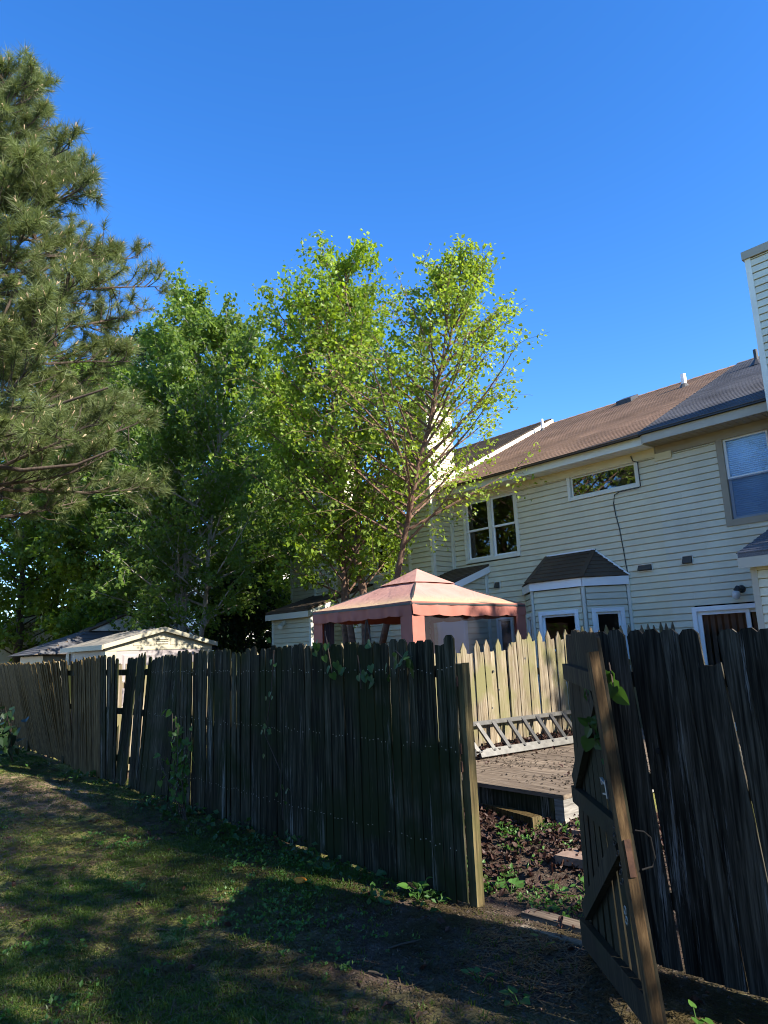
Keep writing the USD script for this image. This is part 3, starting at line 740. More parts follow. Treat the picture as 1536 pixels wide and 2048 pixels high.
def left_fence():
    F = thing("picket_fence", "long dark weathered picket fence left of the open gate, leaning at its far end", "fence")
    rg = np.random.default_rng(21)
    x = -3.53; k = 0; nails = MB()
    pitch = .1005
    while x > -19.6:
        i = -3.53 - x
        yb = 3.74 + .028 * i
        top_y = 0.; lean_x = rg.normal(0, .006); h = 1.775 + rg.normal(0, .008); style = "dog"; warp = rg.normal(0, .004)
        mt = "fence_dark"; skip = False; w = .092 + rg.normal(0, .002)
        px = None
        if x < -11.6:
            t = min((-11.6 - x) / 2.0, 1)
            yb += .12 * t; top_y = -.42 * t * (1 if x < -12.5 else .7); mt = "fence_brown"; h -= .02
        elif x < -10.35:
            top_y = -.12 + .09 * (x + 11.6) / 1.2; mt = "fence_dark" if x > -10.9 else "fence_brown"
            lean_x += .0
        elif x < -8.25:
            top_y = .13; h -= .03
        if -9.88 < x < -9.77: skip = True
        if -9.77 <= x < -9.50: style = "point"; w = .085; h = 1.80; top_y = .08
        if -7.90 < x < -7.79: w -= .050
        if -6.93 < x < -6.83 or -6.73 < x < -6.63: w -= .030
        if rg.random() < .03: h -= rg.uniform(.02, .06); style = "broken"
        if not skip:
            zb = max(gz(x, yb), -.02) + rg.uniform(-.01, .035)
            up = np.array([lean_x, top_y / 1.78, 1.0]); up /= np.linalg.norm(up)
            if x > -9.4:
                for zn in (.36, 1.02, 1.56):
                    for du in (-.022, .02):
                        if rg.random() < .75:
                            c = np.array((x + du, yb, zb)) + up * (zn + rg.normal(0, .012) - zb)
                            nails.add([c + (a * .0032, -.0125, b * .0032) for a, b in ((-1, -1), (1, -1), (1, 1), (-1, 1))], [[0, 1, 2, 3]])
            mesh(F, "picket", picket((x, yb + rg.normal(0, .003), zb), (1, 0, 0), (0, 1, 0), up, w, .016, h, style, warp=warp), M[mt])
        x -= pitch + rg.uniform(0, .003); k += 1
    mesh(F, "nails", nails, M["steel"], kind="stuff")
    # rails and posts behind the pickets, following the run
    for z in (.35, 1.0, 1.55):
        a = -3.6
        while a > -19.5:
            b = max(a - .6, -19.6)
            def at(q):
                i = -3.53 - q
                ty = .13 if -10.3 < q < -8.3 else (-.12 + .09 * (q + 11.6) / 1.2 if -11.6 < q <= -10.3 else (-.42 * min((-11.6 - q) / 2, 1) if q <= -11.6 else 0))
                return np.array([q, 3.74 + .028 * i + .048 + ty * z / 1.78 + (.12 * min((-11.6 - q) / 2, 1) if q < -11.6 else 0), z])
            mesh(F, "rail", MB().bar(at(a), at(b), .035, .085, side=(0, 1, 0)), M["fence_dark"])
            a = b
    for q in (-5.95, -8.35, -10.75, -13.15, -15.6, -18.):
        y = 3.74 + .028 * (-3.53 - q) + .11
        mesh(F, "post", MB().box(q - .045, q + .045, y - .045, y + .045, -.1, 1.68), M["fence_dark"])
    # the gate post at the near end, its lit face towards the opening
    pm_ = picket((-3.455, 3.80, -.05), (1, 0, 0), (0, 1, 0), (-.004, 0, 1), .066, .075, 1.66, "broken", warp=.004)
    mesh(F, "gate_post", pm_, M["post_wood"], label="greenish yellow end post beside the gateway")
    for z in (1.48, 1.02, .9):
        mesh(F, "latch_plate", MB().box(-3.483, -3.470, 3.742, 3.755, z - .035, z + .035), M["rust"])


left_fence()


def right_fence():
    F = thing("picket_fence", "dark picket fence right of the open gate with one broken short picket", "fence")
    rg = np.random.default_rng(4)
    tops = [(1161, 1263), (1196, 1262), (1226, 1258), (1265, 1259), (1297, 1257), (1332, 1257), (1372, 1256), (1414, 1325), (1450, 1257), (1490, 1254), (1526, 1255)]
    xs = [on(px, py, 1, 3.72) for px, py in tops]
    x_last = xs[-1][0]
    items = [(p[0], p[2]) for p in xs] + [(x_last + .095 * (k + 1), 1.77) for k in range(9)]
    for k, (x, zt) in enumerate(items):
        base = np.array([x + .135, 3.74 + rg.normal(0, .004), .03])
        h = zt - .03
        up = np.array([-.135 / 1.75 + rg.normal(0, .0015), 0, 1.0]); up /= np.linalg.norm(up)
        w = .106 + rg.normal(0, .0015)
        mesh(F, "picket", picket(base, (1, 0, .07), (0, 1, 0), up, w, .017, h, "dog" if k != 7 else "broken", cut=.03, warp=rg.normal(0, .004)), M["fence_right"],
             label="short picket with a broken top" if k == 7 else None)
    for z in (.35, .95, 1.5):
        mesh(F, "rail", MB().bar((-2.30 + (1.75 - z) * .07, 3.775, z), (-.45, 3.775, z + .02), .035, .085, side=(0, 1, 0)), M["fence_right"])
    for px, py, rx, rz in ((1298, 1308, .011, .02), (1316, 1502, .012, .018), (1476, 1440, .008, .012), (1346, 1530, .007, .010)):
        c = on(px, py, 1, 3.731)
        ring = [(c[0] + rx * k * math.cos(t), c[2] + rz * k * math.sin(t)) for k in (1.0,) for t in np.linspace(0, 2 * math.pi, 11)[:-1]]
        mesh(F, "knot", MB().prism([(a, 3.727, b) for a, b in ring], [(a, 3.74, b) for a, b in ring]), M["knot_dark"])
    mesh(F, "hinge_post", MB().box(-2.37, -2.28, 3.765, 3.855, -.1, 1.66), M["fence_right"])


right_fence()


def gate():
    G = thing("wooden_gate", "sagging wooden picket gate standing open with a zigzag brace on its inner side", "gate")
    HB, HT, LT, LB = (np.array(q) for q in ((-2.525, 3.70, .05), (-2.475, 3.68, 1.79), (-1.87, 3.03, 1.765), (-1.69, 2.99, .085)))

    def P(u, v, d=0.):
        q = HB * (1 - u) * (1 - v) + LB * u * (1 - v) + HT * (1 - u) * v + LT * u * v
        a = (LB - HB) * (1 - v) + (LT - HT) * v; b = (HT - HB) * (1 - u) + (LT - LB) * u
        n = np.cross(b, a); n /= np.linalg.norm(n)          # towards the brace side
        if n @ np.array([-.7, -.7, 0]) < 0: n = -n
        return q + n * d
    rg = np.random.default_rng(8)

    def board(name, u0, v0, u1, v1, w, d0, d1, mat, vert=False, label=None):
        """board from (u0,v0) to (u1,v1) in the gate's own plane, between depths d0 and d1"""
        a0, a1 = P(u0, v0), P(u1, v1)
        dr = (a1 - a0) / np.linalg.norm(a1 - a0)
        nn = P((u0 + u1) / 2, (v0 + v1) / 2, 1.) - P((u0 + u1) / 2, (v0 + v1) / 2)
        s = np.cross(nn, dr); s /= np.linalg.norm(s)
        c = [P(u0, v0, d) + s * q * w / 2 for d, q in ((d0, -1), (d0, 1), (d1, 1), (d1, -1))]
        e = [P(u1, v1, d) + s * q * w / 2 for d, q in ((d0, -1), (d0, 1), (d1, 1), (d1, -1))]
        mesh(G, name, MB().prism(c, e), mat, label=label)
    n = 9
    for i in range(n):
        u = (i + .5) / n
        top, bot = 1 + rg.normal(0, .006), rg.normal(0, .012)
        if i == 7: top = 1.0
        w = .97 / n * .93
        u0 = u
        a, b = P(u0, bot), P(u0 + rg.normal(0, .003), top)
        dr = b - a; h = np.linalg.norm(dr)
        uu = P(u + .02, .5) - P(u - .02, .5); uu /= np.linalg.norm(uu)
        nn = P(u, .5, 1.) - P(u, .5)
        mesh(G, "picket", picket(a, uu, nn, dr / h, w, .017, h, "dog", cut=.026, warp=rg.normal(0, .004)), M["gate_wood"])
    board("rail", .055, .865, .90, .86, .09, .012, .050, M["gate_wood"])
    board("rail", .05, .465, .93, .46, .09, .012, .050, M["gate_wood"])
    board("rail", .02, .035, .93, .035, .14, .012, .050, M["gate_wood"])
    board("brace", .09, .505, .84, .815, .085, .012, .046, M["gate_wood"])
    board("brace", .08, .105, .84, .415, .085, .012, .047, M["gate_wood"])
    board("stile", .962, .015, .962, .945, .075, .010, .055, M["stile_wood"], label="lighter orange-brown stile along the free edge")
    # hardware
    lp = P(.955, .56, .056)
    lat = MB()
    for q0, q1 in (((.895, .58), (.82, .592)), ((.895, .555), (.83, .551)), ((.82, .592), (.83, .575))):
        lat.bar(P(*q0, .056), P(*q1, .058), .012, .006)
    lat.bar(P(.895, .592, .054), P(.895, .545, .054), .03, .005)
    mesh(G, "latch", lat, M["steel"])
    e = P(.996, .42, .03)
    ed = (LB - HB) / np.linalg.norm(LB - HB)
    mesh(G, "strike_plate", MB().bar(P(1.0, .455, .032) + ed * .004, P(1.0, .365, .032) + ed * .004, .028, .006, side=P(1., .4, 1.) - P(1., .4)), M["rust"])
    hp = [P(1.0, .475, -.012), P(1.0, .47, -.05), P(1.0, .455, -.075), P(1.0, .405, -.078), P(1.0, .385, -.06), P(1.0, .38, -.012)]
    mesh(G, "handle", MB().tube(hp, .004, 6), M["knot_dark"])
    for v in (.48, .455, .43, .405, .385, .36, .335):
        c = P(.90 + rg.normal(0, .012), v, .052); nn = P(.9, v, 1.) - P(.9, v)
        ring = [c + .013 * (math.cos(t) * np.array([.3, .3, .9]) * [1, 1, 1] + math.sin(t) * ed) for t in np.linspace(0, 2 * math.pi, 9)]
        mesh(G, "chain_link", MB().tube(ring, .003, 4), M["dark_metal"])
    for v in (.22, .245):
        c = P(.78, v, .03)
        ring = [c + .014 * math.cos(t) * ed + .018 * math.sin(t) * np.array([0, 0, 1]) for t in np.linspace(0, 2 * math.pi, 11)]
        mesh(G, "hook", MB().tube(ring, .0028, 4), M["steel"])
    for v in (.86, .14):
        mesh(G, "hinge", MB().bar(P(-.05, v, -.02), P(.12, v, -.02), .05, .006, side=(0, 0, 1)), M["rust"])


gate()


def side_fence(xf, label, y0, y1, group=None, seed=3, face=1):
    F = thing("picket_fence", label, "fence")
    rg = np.random.default_rng(seed)
    y = y0; k = 0
    while y < y1:
        zb = max(ground_z(xf, y) + .04, .60 + rg.normal(0, .012) if 5.2 < y < 9.6 else .1)
        st = "point" if (k % 2 == 1 and y > 5.9) else "cut"
        if y < 6.3: zt = 1.66 + rg.normal(0, .012) + (.12 if st == "point" else 0)
        elif y < 7.0: zt = 1.66 + rg.normal(0, .012) + (.13 if st == "point" else 0) + .03 * (y - 6.3)
        else: zt = 1.77 + rg.normal(0, .018) + (.11 if st == "point" else 0) + .022 * (y - 7.0)
        if 6.92 < y < 7.0: zt -= .06
        w = .098 if st == "cut" else .1005
        d = .012 if st == "point" else 0.
        up = np.array([rg.normal(0, .006), rg.normal(0, .008), 1.]); up /= np.linalg.norm(up)
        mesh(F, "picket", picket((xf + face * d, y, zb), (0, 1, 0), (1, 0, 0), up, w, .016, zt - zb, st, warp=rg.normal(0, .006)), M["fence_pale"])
        y += .1015 + rg.uniform(0, .004); k += 1
    for z in (.62, 1.35):
        mesh(F, "rail", MB().bar((xf - face * .035, y0, z), (xf - face * .035, y1, z + .06), .038, .088, side=(1, 0, 0)), M["fence_pale"])
    for yy in np.arange(y0 + .3, y1, 2.4):
        mesh(F, "post", MB().box(xf - face * .1 - .045, xf - face * .1 + .045, yy - .045, yy + .045, 0, 1.6), M["fence_pale"])
    if abs(xf + 5.55) < .1:
        for (q, z, r) in ((6.36, 1.24, .018), (6.62, 1.42, .015), (6.70, 1.20, .012), (6.55, 1.0, .013), (7.25, 1.55, .018)):
            mesh(F, "knot_hole", MB().tube([(xf + .0075, q, z), (xf + .0215, q, z)], [r, r * .9], 8), M["dark_metal"])


side_fence(-5.55, "sunlit pale picket fence between the deck and the gazebo yard", 3.95, 11.35, seed=3)
side_fence(-10.72, "low pointed picket fence beyond the gazebo, only its tips above the dark fence", 4.1, 9.3, seed=6)


# ------------------------------------------------------------------ deck, ladder, timbers
def deck():
    D = thing("wooden_deck", "low weathered wooden deck strewn with leaves behind the gateway", "deck")
    rg = np.random.default_rng(2)
    x0, x1, y0, y1, zd = -5.43, -3.56, 5.02, 9.4, .50
    y = y0
    while y < y1:
        mesh(D, "deck_board", MB().box(x0 + rg.uniform(0, .01), x1 + .015 + rg.uniform(-.008, .008), y, y + .136, zd - .032, zd + rg.uniform(-.002, .003)), M["deck_wood"])
        y += .142
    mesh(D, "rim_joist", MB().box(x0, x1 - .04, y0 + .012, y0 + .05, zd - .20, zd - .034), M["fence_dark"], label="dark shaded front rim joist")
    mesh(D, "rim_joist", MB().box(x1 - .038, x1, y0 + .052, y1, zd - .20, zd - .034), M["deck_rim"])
    mesh(D, "post", MB().box(x1 - .085, x1 + .006, y0 + .0, y0 + .085, -.05, zd - .036), M["deck_rim"], label="pale sunlit corner post")
    mesh(D, "corner_block", MB().box(x1 - .115, x1 - .088, y0 - .012, y0 + .01, zd - .13, zd - .034), M["post_wood"])
    for xx in (-4.1, -4.7, -5.3):
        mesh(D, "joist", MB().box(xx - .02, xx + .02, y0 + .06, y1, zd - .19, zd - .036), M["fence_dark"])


deck()


def ladder():
    L = thing("aluminium_ladder", "aluminium extension ladder lying on its side against the pale fence", "ladder")
    n0, n1 = np.array((-5.33, 5.99, .58)), np.array((-5.09, 8.05, .575))
    f0, f1 = np.array((-5.475, 5.85, .865)), np.array((-5.47, 8.3, .825))
    d = (n1 - n0) / np.linalg.norm(n1 - n0)
    d2 = (f1 - f0) / np.linalg.norm(f1 - f0)
    up = np.array((-.35, -.05, .93))

    def channel(a, b, dr):
        s = np.cross(dr, up); s /= np.linalg.norm(s)
        mb = MB().bar(a, b, .004, .046, side=s)
        for q in (-.023, .023):
            mb.bar(a + up * q - s * .013, b + up * q - s * .013, .026, .004, side=s)
        return mb
    mesh(L, "rail", channel(n0, n1, d), M["aluminium"])
    mesh(L, "rail", channel(f0, f1, d2), M["aluminium"])
    s = np.cross(d, up); s /= np.linalg.norm(s)
    mesh(L, "fly_rail", channel(n0 + s * .05 + d * .03 - (0, 0, .045), n1 + s * .05 - (0, 0, .045), d), M["aluminium"])
    for k in range(9):
        t = .02 + k * .115
        a = n0 + (n1 - n0) * t + up * .0; b = f0 + (f1 - f0) * (t + .005)
        mb = MB().bar(a, b, .052, .020, side=d)
        for q in (-.024, .002, .024):
            mb.bar(a + d * q - s * .012, b + d * q - s * .012, .006, .008, side=d)
        mesh(L, "rung", mb, M["aluminium"])
        for off in (0,):
            mesh(L, "rivet", MB().tube([a - up * .0 - s * .006, a - s * .0 + s * .02], .012, 8), M["dark_metal"])
    e = n0 - d * .02
    mesh(L, "foot", MB().bar(e, e - d * .06 + (0, 0, -.01), .05, .07), M["dark_metal"])


ladder()
t_ = thing("timber_board", "flat weathered timber lying across the gateway", "board")
mesh(t_, "board", MB().prism([(-3.14, 3.86, -.02), (-3.14, 3.98, -.02), (-3.14, 3.985, .014), (-3.14, 3.865, .018)], [(-2.46, 3.86, -.02), (-2.46, 3.98, -.02), (-2.46, 3.985, .03), (-2.46, 3.865, .034)]), M["deck_wood"])
mesh(t_, "edge_strip", MB().prism([(-3.02, 3.70, -.02), (-3.02, 3.74, -.02), (-3.02, 3.74, .008), (-3.02, 3.70, .006)], [(-2.5, 3.72, -.02), (-2.5, 3.76, -.02), (-2.5, 3.76, .016), (-2.5, 3.72, .014)]), M["deck_wood"])
t_ = thing("timber_beam", "dark timber beam on the leaf litter in front of the deck", "beam")
mesh(t_, "beam", MB().bar((-5.2, 5.30, .25), (-3.72, 4.86, .29), .10, .11), M["fence_brown"])
mesh(t_, "end_block", MB().bar((-3.73, 4.862, .29), (-3.70, 4.853, .291), .096, .106), M["post_wood"])
t_ = thing("paving_slab", "pale flat paving slabs half covered in soil beside the open gate", "paving slab")
for (x, y, a, w, d) in ((-3.12, 4.62, .1, .36, .24), (-3.28, 4.98, .2, .34, .20)):
    c, s_ = math.cos(a), math.sin(a); z = gz(x, y)
    q = [(x + c * i * w - s_ * j * d, y + s_ * i * w + c * j * d) for i, j in ((-.5, -.5), (.5, -.47), (.48, .5), (-.5, .46))]
    mesh(t_, "slab", MB().prism([(i, j, z - .03) for i, j in q], [(i, j, z + .03) for i, j in q]), M["stone"])
o_ = MB().tube([(-4.75, 3.24, gz(-4.75, 3.24) + h) for h in (0, .012, .026, .034)], [.045, .058, .045, .012], 12)
mesh("/World", "orange_lump", o_, M["orange"], smooth=60, label="small round orange lump on the ground in the strip of sun", category="lump")


# ------------------------------------------------------------------ gazebo
def gazebo():
    G = thing("gazebo", "faded red fabric gazebo with scalloped valance and dark screen walls", "gazebo")
    x1, y0, h = -7.32, 7.02, 2.41
    x0, y1 = x1 - 2.45, y0 + 2.68
    cx, cy, top = (x0 + x1) / 2, (y0 + y1) / 2, 3.06
    # canopy: four sagging panels, a small raised cap at the top
    mb = MB()
    cor = [np.array(q) for q in ((x0, y0, h), (x1, y0, h), (x1, y1, h), (x0, y1, h))]
    apex = np.array((cx, cy, top))
    seam = .70
    for k in range(4):
        a, b = cor[k], cor[(k + 1) % 4]
        NU, NV = 12, 10
        V = []
        for j in range(NV + 1):
            t = seam * j / NV
            for i in range(NU + 1):
                s = i / NU
                e = a + (b - a) * s
                p = e + (apex - e) * t
                sag = -.055 * math.sin(math.pi * t / 1.0) - .05 * math.sin(math.pi * s) * (1 - t) ** 1.5 * math.sin(math.pi * min(1, t * 1.6 + .12))
                p = p + (0, 0, sag + .004 * math.sin(17 * s + 5 * t))
                V.append(p)
        Fq = [[j * (NU + 1) + i, j * (NU + 1) + i + 1, (j + 1) * (NU + 1) + i + 1, (j + 1) * (NU + 1) + i] for j in range(NV) for i in range(NU)]
        mb.add(V, Fq)
    can = mesh(G, "canopy", mb, M["canopy"], smooth=True)
    mb = MB()
    for k in range(4):
        a, b = cor[k], cor[(k + 1) % 4]
        V = []; NU, NV = 8, 5
        for j in range(NV + 1):
            t = seam - .06 + (1 - seam + .06) * j / NV
            for i in range(NU + 1):
                s = i / NU; e = a + (b - a) * s
                p = e + (apex - e) * t
                V.append(p + (0, 0, .028 - .055 * math.sin(math.pi * t) + .008 * math.sin(math.pi * s) * (1 - j / NV)))
        mb.add(V, [[j * (NU + 1) + i, j * (NU + 1) + i + 1, (j + 1) * (NU + 1) + i + 1, (j + 1) * (NU + 1) + i] for j in range(NV) for i in range(NU)])
    mesh(can, "vent_cap", mb, M["canopy"], smooth=True)
    # scalloped valance on each side
    for k in range(4):
        a, b = cor[k], cor[(k + 1) % 4]
        n = np.array([(b - a)[1], -(b - a)[0], 0]); n /= np.linalg.norm(n)
        NU = 60; V = []
        for i in range(NU + 1):
            s = i / NU
            p = a + (b - a) * s
            dep = .185 + .022 * abs(math.sin(math.pi * s * 5.0)) ** .8
            ripple = .010 * math.sin(31 * s + k) + .006 * math.sin(73 * s)
            sagz = -.012 * math.sin(math.pi * s)
            V += [p + n * .004 + (0, 0, sagz + .006), p + n * (.014 + ripple) + (0, 0, sagz - dep * .5), p + n * (.012 + ripple * 1.5) + (0, 0, sagz - dep)]
        Fq = [[3 * i + r, 3 * i + 3 + r, 3 * i + 4 + r, 3 * i + 1 + r] for i in range(NU) for r in (0, 1)]
        mesh(G, "valance", MB().add(V, Fq), M["cloth_red"], smooth=True)
    # fabric covered corner legs (each two narrow panels round a steel leg)
    for k, (sx, sy) in enumerate(((1, 1), (-1, 1), (-1, -1), (1, -1))):
        c = cor[k]
        leg = MB()
        w = .25
        taper = 1.0
        leg.box(*sorted((c[0], c[0] + sx * w)), *sorted((c[1] + sy * .0, c[1] + sy * .012)), .1, h - .17)
        leg.box(*sorted((c[0], c[0] + sx * .012)), *sorted((c[1] + sy * .013, c[1] + sy * w)), .1, h - .17)
        leg.box(*sorted((c[0] + sx * .03, c[0] + sx * .07)), *sorted((c[1] + sy * .03, c[1] + sy * .07)), .02, h - .02)
        mesh(G, "leg", leg, M["cloth_red"])
    # screens: one on the right hand side, drawn curtains of it bunched at the far left
    sc = MB(); NU = 40; V = []
    for i in range(NU + 1):
        s = i / NU
        p = cor[1] + (cor[2] - cor[1]) * (.10 + .80 * s)
        V += [p + (-.03 + .010 * math.sin(26 * s), 0, -.06), p + (-.03 + .016 * math.sin(26 * s + 1), 0, -2.25)]
    sc.add(V, [[2 * i, 2 * i + 2, 2 * i + 3, 2 * i + 1] for i in range(NU)])
    mesh(G, "screen", sc, M["screen_mesh"], smooth=True)
    sc = MB(); V = []
    for i in range(31):
        s = i / 30
        p = cor[0] + (cor[1] - cor[0]) * (.10 + .10 * s)
        V += [p + (0, .05 + .03 * math.sin(40 * s), -.06), p + (0, .05 + .03 * math.sin(40 * s + .6), -2.25)]
    sc.add(V, [[2 * i, 2 * i + 2, 2 * i + 3, 2 * i + 1] for i in range(30)])
    mesh(G, "gathered_curtain", sc, M["fabric_dark"], smooth=True)
    mesh(G, "hanging_strap", MB().tube([(-8.42, y0 + .05, 2.20), (-8.46, y0 + .05, 1.95), (-8.50, y0 + .06, 1.6), (-8.50, y0 + .06, 1.4)], .012, 6).tube([(-8.40, y0 + .05, 2.20), (-8.34, y0 + .05, 1.95), (-8.31, y0 + .06, 1.6), (-8.31, y0 + .06, 1.4)], .012, 6), M["cable"])
    # frame bars under the canopy
    fb = MB()
    for k in range(4):
        fb.bar(cor[k] + (0, 0, -.035), cor[(k + 1) % 4] + (0, 0, -.035), .03, .03)
        fb.bar(cor[k] + (0, 0, -.03), apex + (0, 0, -.08), .028, .028)
    mesh(G, "frame", fb, M["dark_metal"])


gazebo()


# ------------------------------------------------------------------ sheds
def vinyl_shed():
    S = thing("vinyl_shed", "cream plastic shed with taupe double doors and a low gable roof behind the fence", "shed")
    xf, y0, y1, depth, ze, zr = -13.9, 5.0, 7.28, 2.35, 2.05, 2.36
    ym = (y0 + y1) / 2 + .02
    xb = xf - depth
    mesh(S, "wall", MB().prism([(xf - .03, y0 + .03, .0), (xf - .03, y1 - .03, .0), (xf - .03, y1 - .03, ze), (xf - .03, ym, zr - .06), (xf - .03, y0 + .03, ze)],
                               [(xb, y0 + .03, .0), (xb, y1 - .03, .0), (xb, y1 - .03, ze), (xb, ym, zr - .06), (xb, y0 + .03, ze)]), M["shed_taupe"])
    for y in (y0, y1 - .22):
        mesh(S, "corner_panel", MB().box(xf - .22, xf + .005, y, y + .22, .0, ze - .14), M["shed_cream"])
    mesh(S, "corner_panel", MB().box(xb, xb + .2, y0, y0 + .2, .0, ze - .14), M["shed_cream"])
    for k, (a, b) in enumerate(((y0 + .225, ym - .005), (ym + .005, y1 - .225))):
        d = mesh(S, "door", MB().box(xf - .028, xf - .004, a, b, .05, ze - .10), M["shed_taupe"])
        w = b - a
        for c0, c1 in ((.13, .45), (.57, .87)):
            for z0, z1 in ((.15, .75), (.85, 1.35), (1.42, 1.84)):
                mb = MB()
                mb.prism([(xf - .004, a + w * c0, z0), (xf - .004, a + w * c1, z0), (xf - .004, a + w * c1, z1), (xf - .004, a + w * c0, z1)],
                         [(xf + .012, a + w * c0 + .03, z0 + .03), (xf + .012, a + w * c1 - .03, z0 + .03), (xf + .012, a + w * c1 - .03, z1 - .03), (xf + .012, a + w * c0 + .03, z1 - .03)])
                mesh(d, "door_panel", mb, M["shed_taupe"])
    # header, gable and its small raised panels and vent
    mesh(S, "header", MB().box(xf - .02, xf + .012, y0, y1, ze - .135, ze - .06), M["shed_cream"])
    g = mesh(S, "gable", MB().prism([(xf - .02, y0, ze - .06), (xf - .02, y1, ze - .06), (xf - .02, y1, ze), (xf - .02, ym, zr - .05), (xf - .02, y0, ze)],
                                    [(xf + .004, y0, ze - .06), (xf + .004, y1, ze - .06), (xf + .004, y1, ze), (xf + .004, ym, zr - .05), (xf + .004, y0, ze)]), M["shed_cream"])
    for y in (-.85, -.52, -.28, .26, .5, .78):
        hh = .115 * (1 - abs(y) / 1.25)
        mesh(g, "gable_panel", MB().box(xf + .004, xf + .014, ym + y - .09, ym + y + .09, ze - .04, ze - .0 + hh), M["shed_cream"])
    for k in range(3):
        mesh(g, "vent_slat", MB().prism([(xf + .004, ym - .13, ze + .0 + .045 * k), (xf + .03, ym - .13, ze - .015 + .045 * k), (xf + .004, ym - .13, ze + .025 + .045 * k)],
                                        [(xf + .004, ym + .13, ze + .0 + .045 * k), (xf + .03, ym + .13, ze - .015 + .045 * k), (xf + .004, ym + .13, ze + .025 + .045 * k)]), M["shed_cream"])
    o = .10
    for (ya, s) in ((y0 - .08, 1), (y1 + .08, -1)):
        zl = ze - .02
        mb = MB().prism([(xf + o, ya, zl), (xf + o, ym, zr), (xf + o, ym, zr - .05), (xf + o, ya, zl - .055)], [(xb - o, ya, zl), (xb - o, ym, zr), (xb - o, ym, zr - .05), (xb - o, ya, zl - .055)])
        r = mesh(S, "roof_panel", mb, M["shed_roof"])
        rb = MB()
        for x in np.arange(xb + .2, xf, .3):
            rb.prism([(x, ya + s * .02, zl + .006), (x + .04, ya + s * .02, zl + .006), (x + .04, ya + s * .02, zl - .01), (x, ya + s * .02, zl - .01)],
                     [(x, ym, zr + .012), (x + .04, ym, zr + .012), (x + .04, ym, zr - .004), (x, ym, zr - .004)])
        mesh(r, "roof_rib", rb, M["shed_roof"])
        mesh(S, "rake_trim", MB().prism([(xf + o, ya, zl + .01), (xf + o, ym, zr + .015), (xf + o, ym, zr - .075), (xf + o, ya, zl - .075)], [(xf + o + .02, ya, zl + .01), (xf + o + .02, ym, zr + .015), (xf + o + .02, ym, zr - .075), (xf + o + .02, ya, zl - .075)]), M["shed_cream"])
    mesh(S, "eave_trim", MB().box(xb - o, xf + o, y0 - .10, y0 - .075, ze - .11, ze - .015), M["shed_cream"])


vinyl_shed()


def wood_shed():
    S = thing("garden_shed", "pale shed with grey shingled hip roof and small white gablet just behind the plastic shed", "shed")
    xf, y0, y1, xb, ze, zr, xr, ym = -17.8, 4.78, 9.66, -20.3, 1.93, 2.86, -19.0, 7.22
    mesh(S, "wall", MB().box(xb + .3, xf - .25, y0 + .25, y1 - .25, 0, ze - .02), M["shed_cream"])
    A_, B_, C_, D_ = (np.array(q, float) for q in ((xf, y0, ze), (xf, y1, ze), (xb, y1, ze), (xb, y0, ze)))
    R0, R1 = np.array((xr, ym, zr)), np.array((xb + 1.2, ym, zr))
    mb = MB().add([A_, B_, C_, D_, R0, R1], [[0, 1, 4], [1, 2, 5], [1, 5, 4], [2, 3, 5], [3, 0, 4], [3, 4, 5], [0, 3, 2], [0, 2, 1]])
    r_ = mesh(S, "roof", mb, M["shingle_dark"])
    rg = np.random.default_rng(9)
    L = math.hypot(xf - xr, zr - ze); cx, cz = (xr - xf) / L, (zr - ze) / L
    shingles(r_, lambda u, s, h: (xf + cx * s + cz * h, u, ze + .005 + cz * s - cx * h), y0, y1, L, M["shingle_shed"], rg, exposure=.15, tab=.34, clip=lambda s: (y0 + (ym - y0) * s / L, y1 + (ym - y1) * s / L))
    L2 = math.hypot(ym - y0, zr - ze); cy, cz2 = (ym - y0) / L2, (zr - ze) / L2
    shingles(r_, lambda u, s, h: (u, y0 + cy * s - cz2 * h, ze + .005 + cz2 * s + cy * h), xb, xf, L2, M["shingle_shed"], rg, exposure=.15, tab=.34, clip=lambda s: (xb + 1.2 * s / L2, xf + (xr - xf) * s / L2))
    g = [(ym - .95, 2.50), (ym + .95, 2.50), (ym, zr + .05)]
    mesh(S, "gablet", MB().prism([(-18.45, y, z) for y, z in g], [(-19.3, y, z) for y, z in g]), M["trim_white"])
    for (ya, za), (yb, zb) in ((g[0], g[2]), (g[2], g[1])):
        mesh(S, "gablet_roof", MB().bar((-18.8, ya + (-.06 if ya < ym else 0), za + .01), (-18.8, yb + (.06 if yb > ym else 0), zb + .035), .75, .04, side=(1, 0, 0)), M["shingle_dark"])


wood_shed()

H = thing("far_house", "pale far house glimpsed through the leaves at the left edge", "house")
mesh(H, "wall", MB().prism([(-26, 1.0, 0), (-26, 12.0, 0), (-26, 12., 2.9), (-26, 9.2, 3.9), (-26, 1.0, 1.7)], [(-34, 1.0, 0), (-34, 12.0, 0), (-34, 12., 2.9), (-34, 9.2, 3.9), (-34, 1.0, 1.7)]), M["far_wall"])
mesh(H, "roof", MB().prism([(-25.8, .8, 1.75), (-25.8, 9.2, 4.02), (-25.8, 9.2, 3.9), (-25.8, .8, 1.63)], [(-34.2, .8, 1.75), (-34.2, 9.2, 4.02), (-34.2, 9.2, 3.9), (-34.2, .8, 1.63)]), M["shingle_dark"])
mesh(H, "rake_board", MB().prism([(-25.79, .8, 1.70), (-25.79, 9.2, 3.97), (-25.79, 9.2, 3.80), (-25.79, .8, 1.53)], [(-25.76, .8, 1.70), (-25.76, 9.2, 3.97), (-25.76, 9.2, 3.80), (-25.76, .8, 1.53)]), M["trim_white"])
H = thing("far_house", "bright far house wall showing between the trees and the yellow townhouse", "house")
mesh(H, "wall", MB().box(-38, -30, 17.5, 28, 0, 6.2), M["far_wall"])
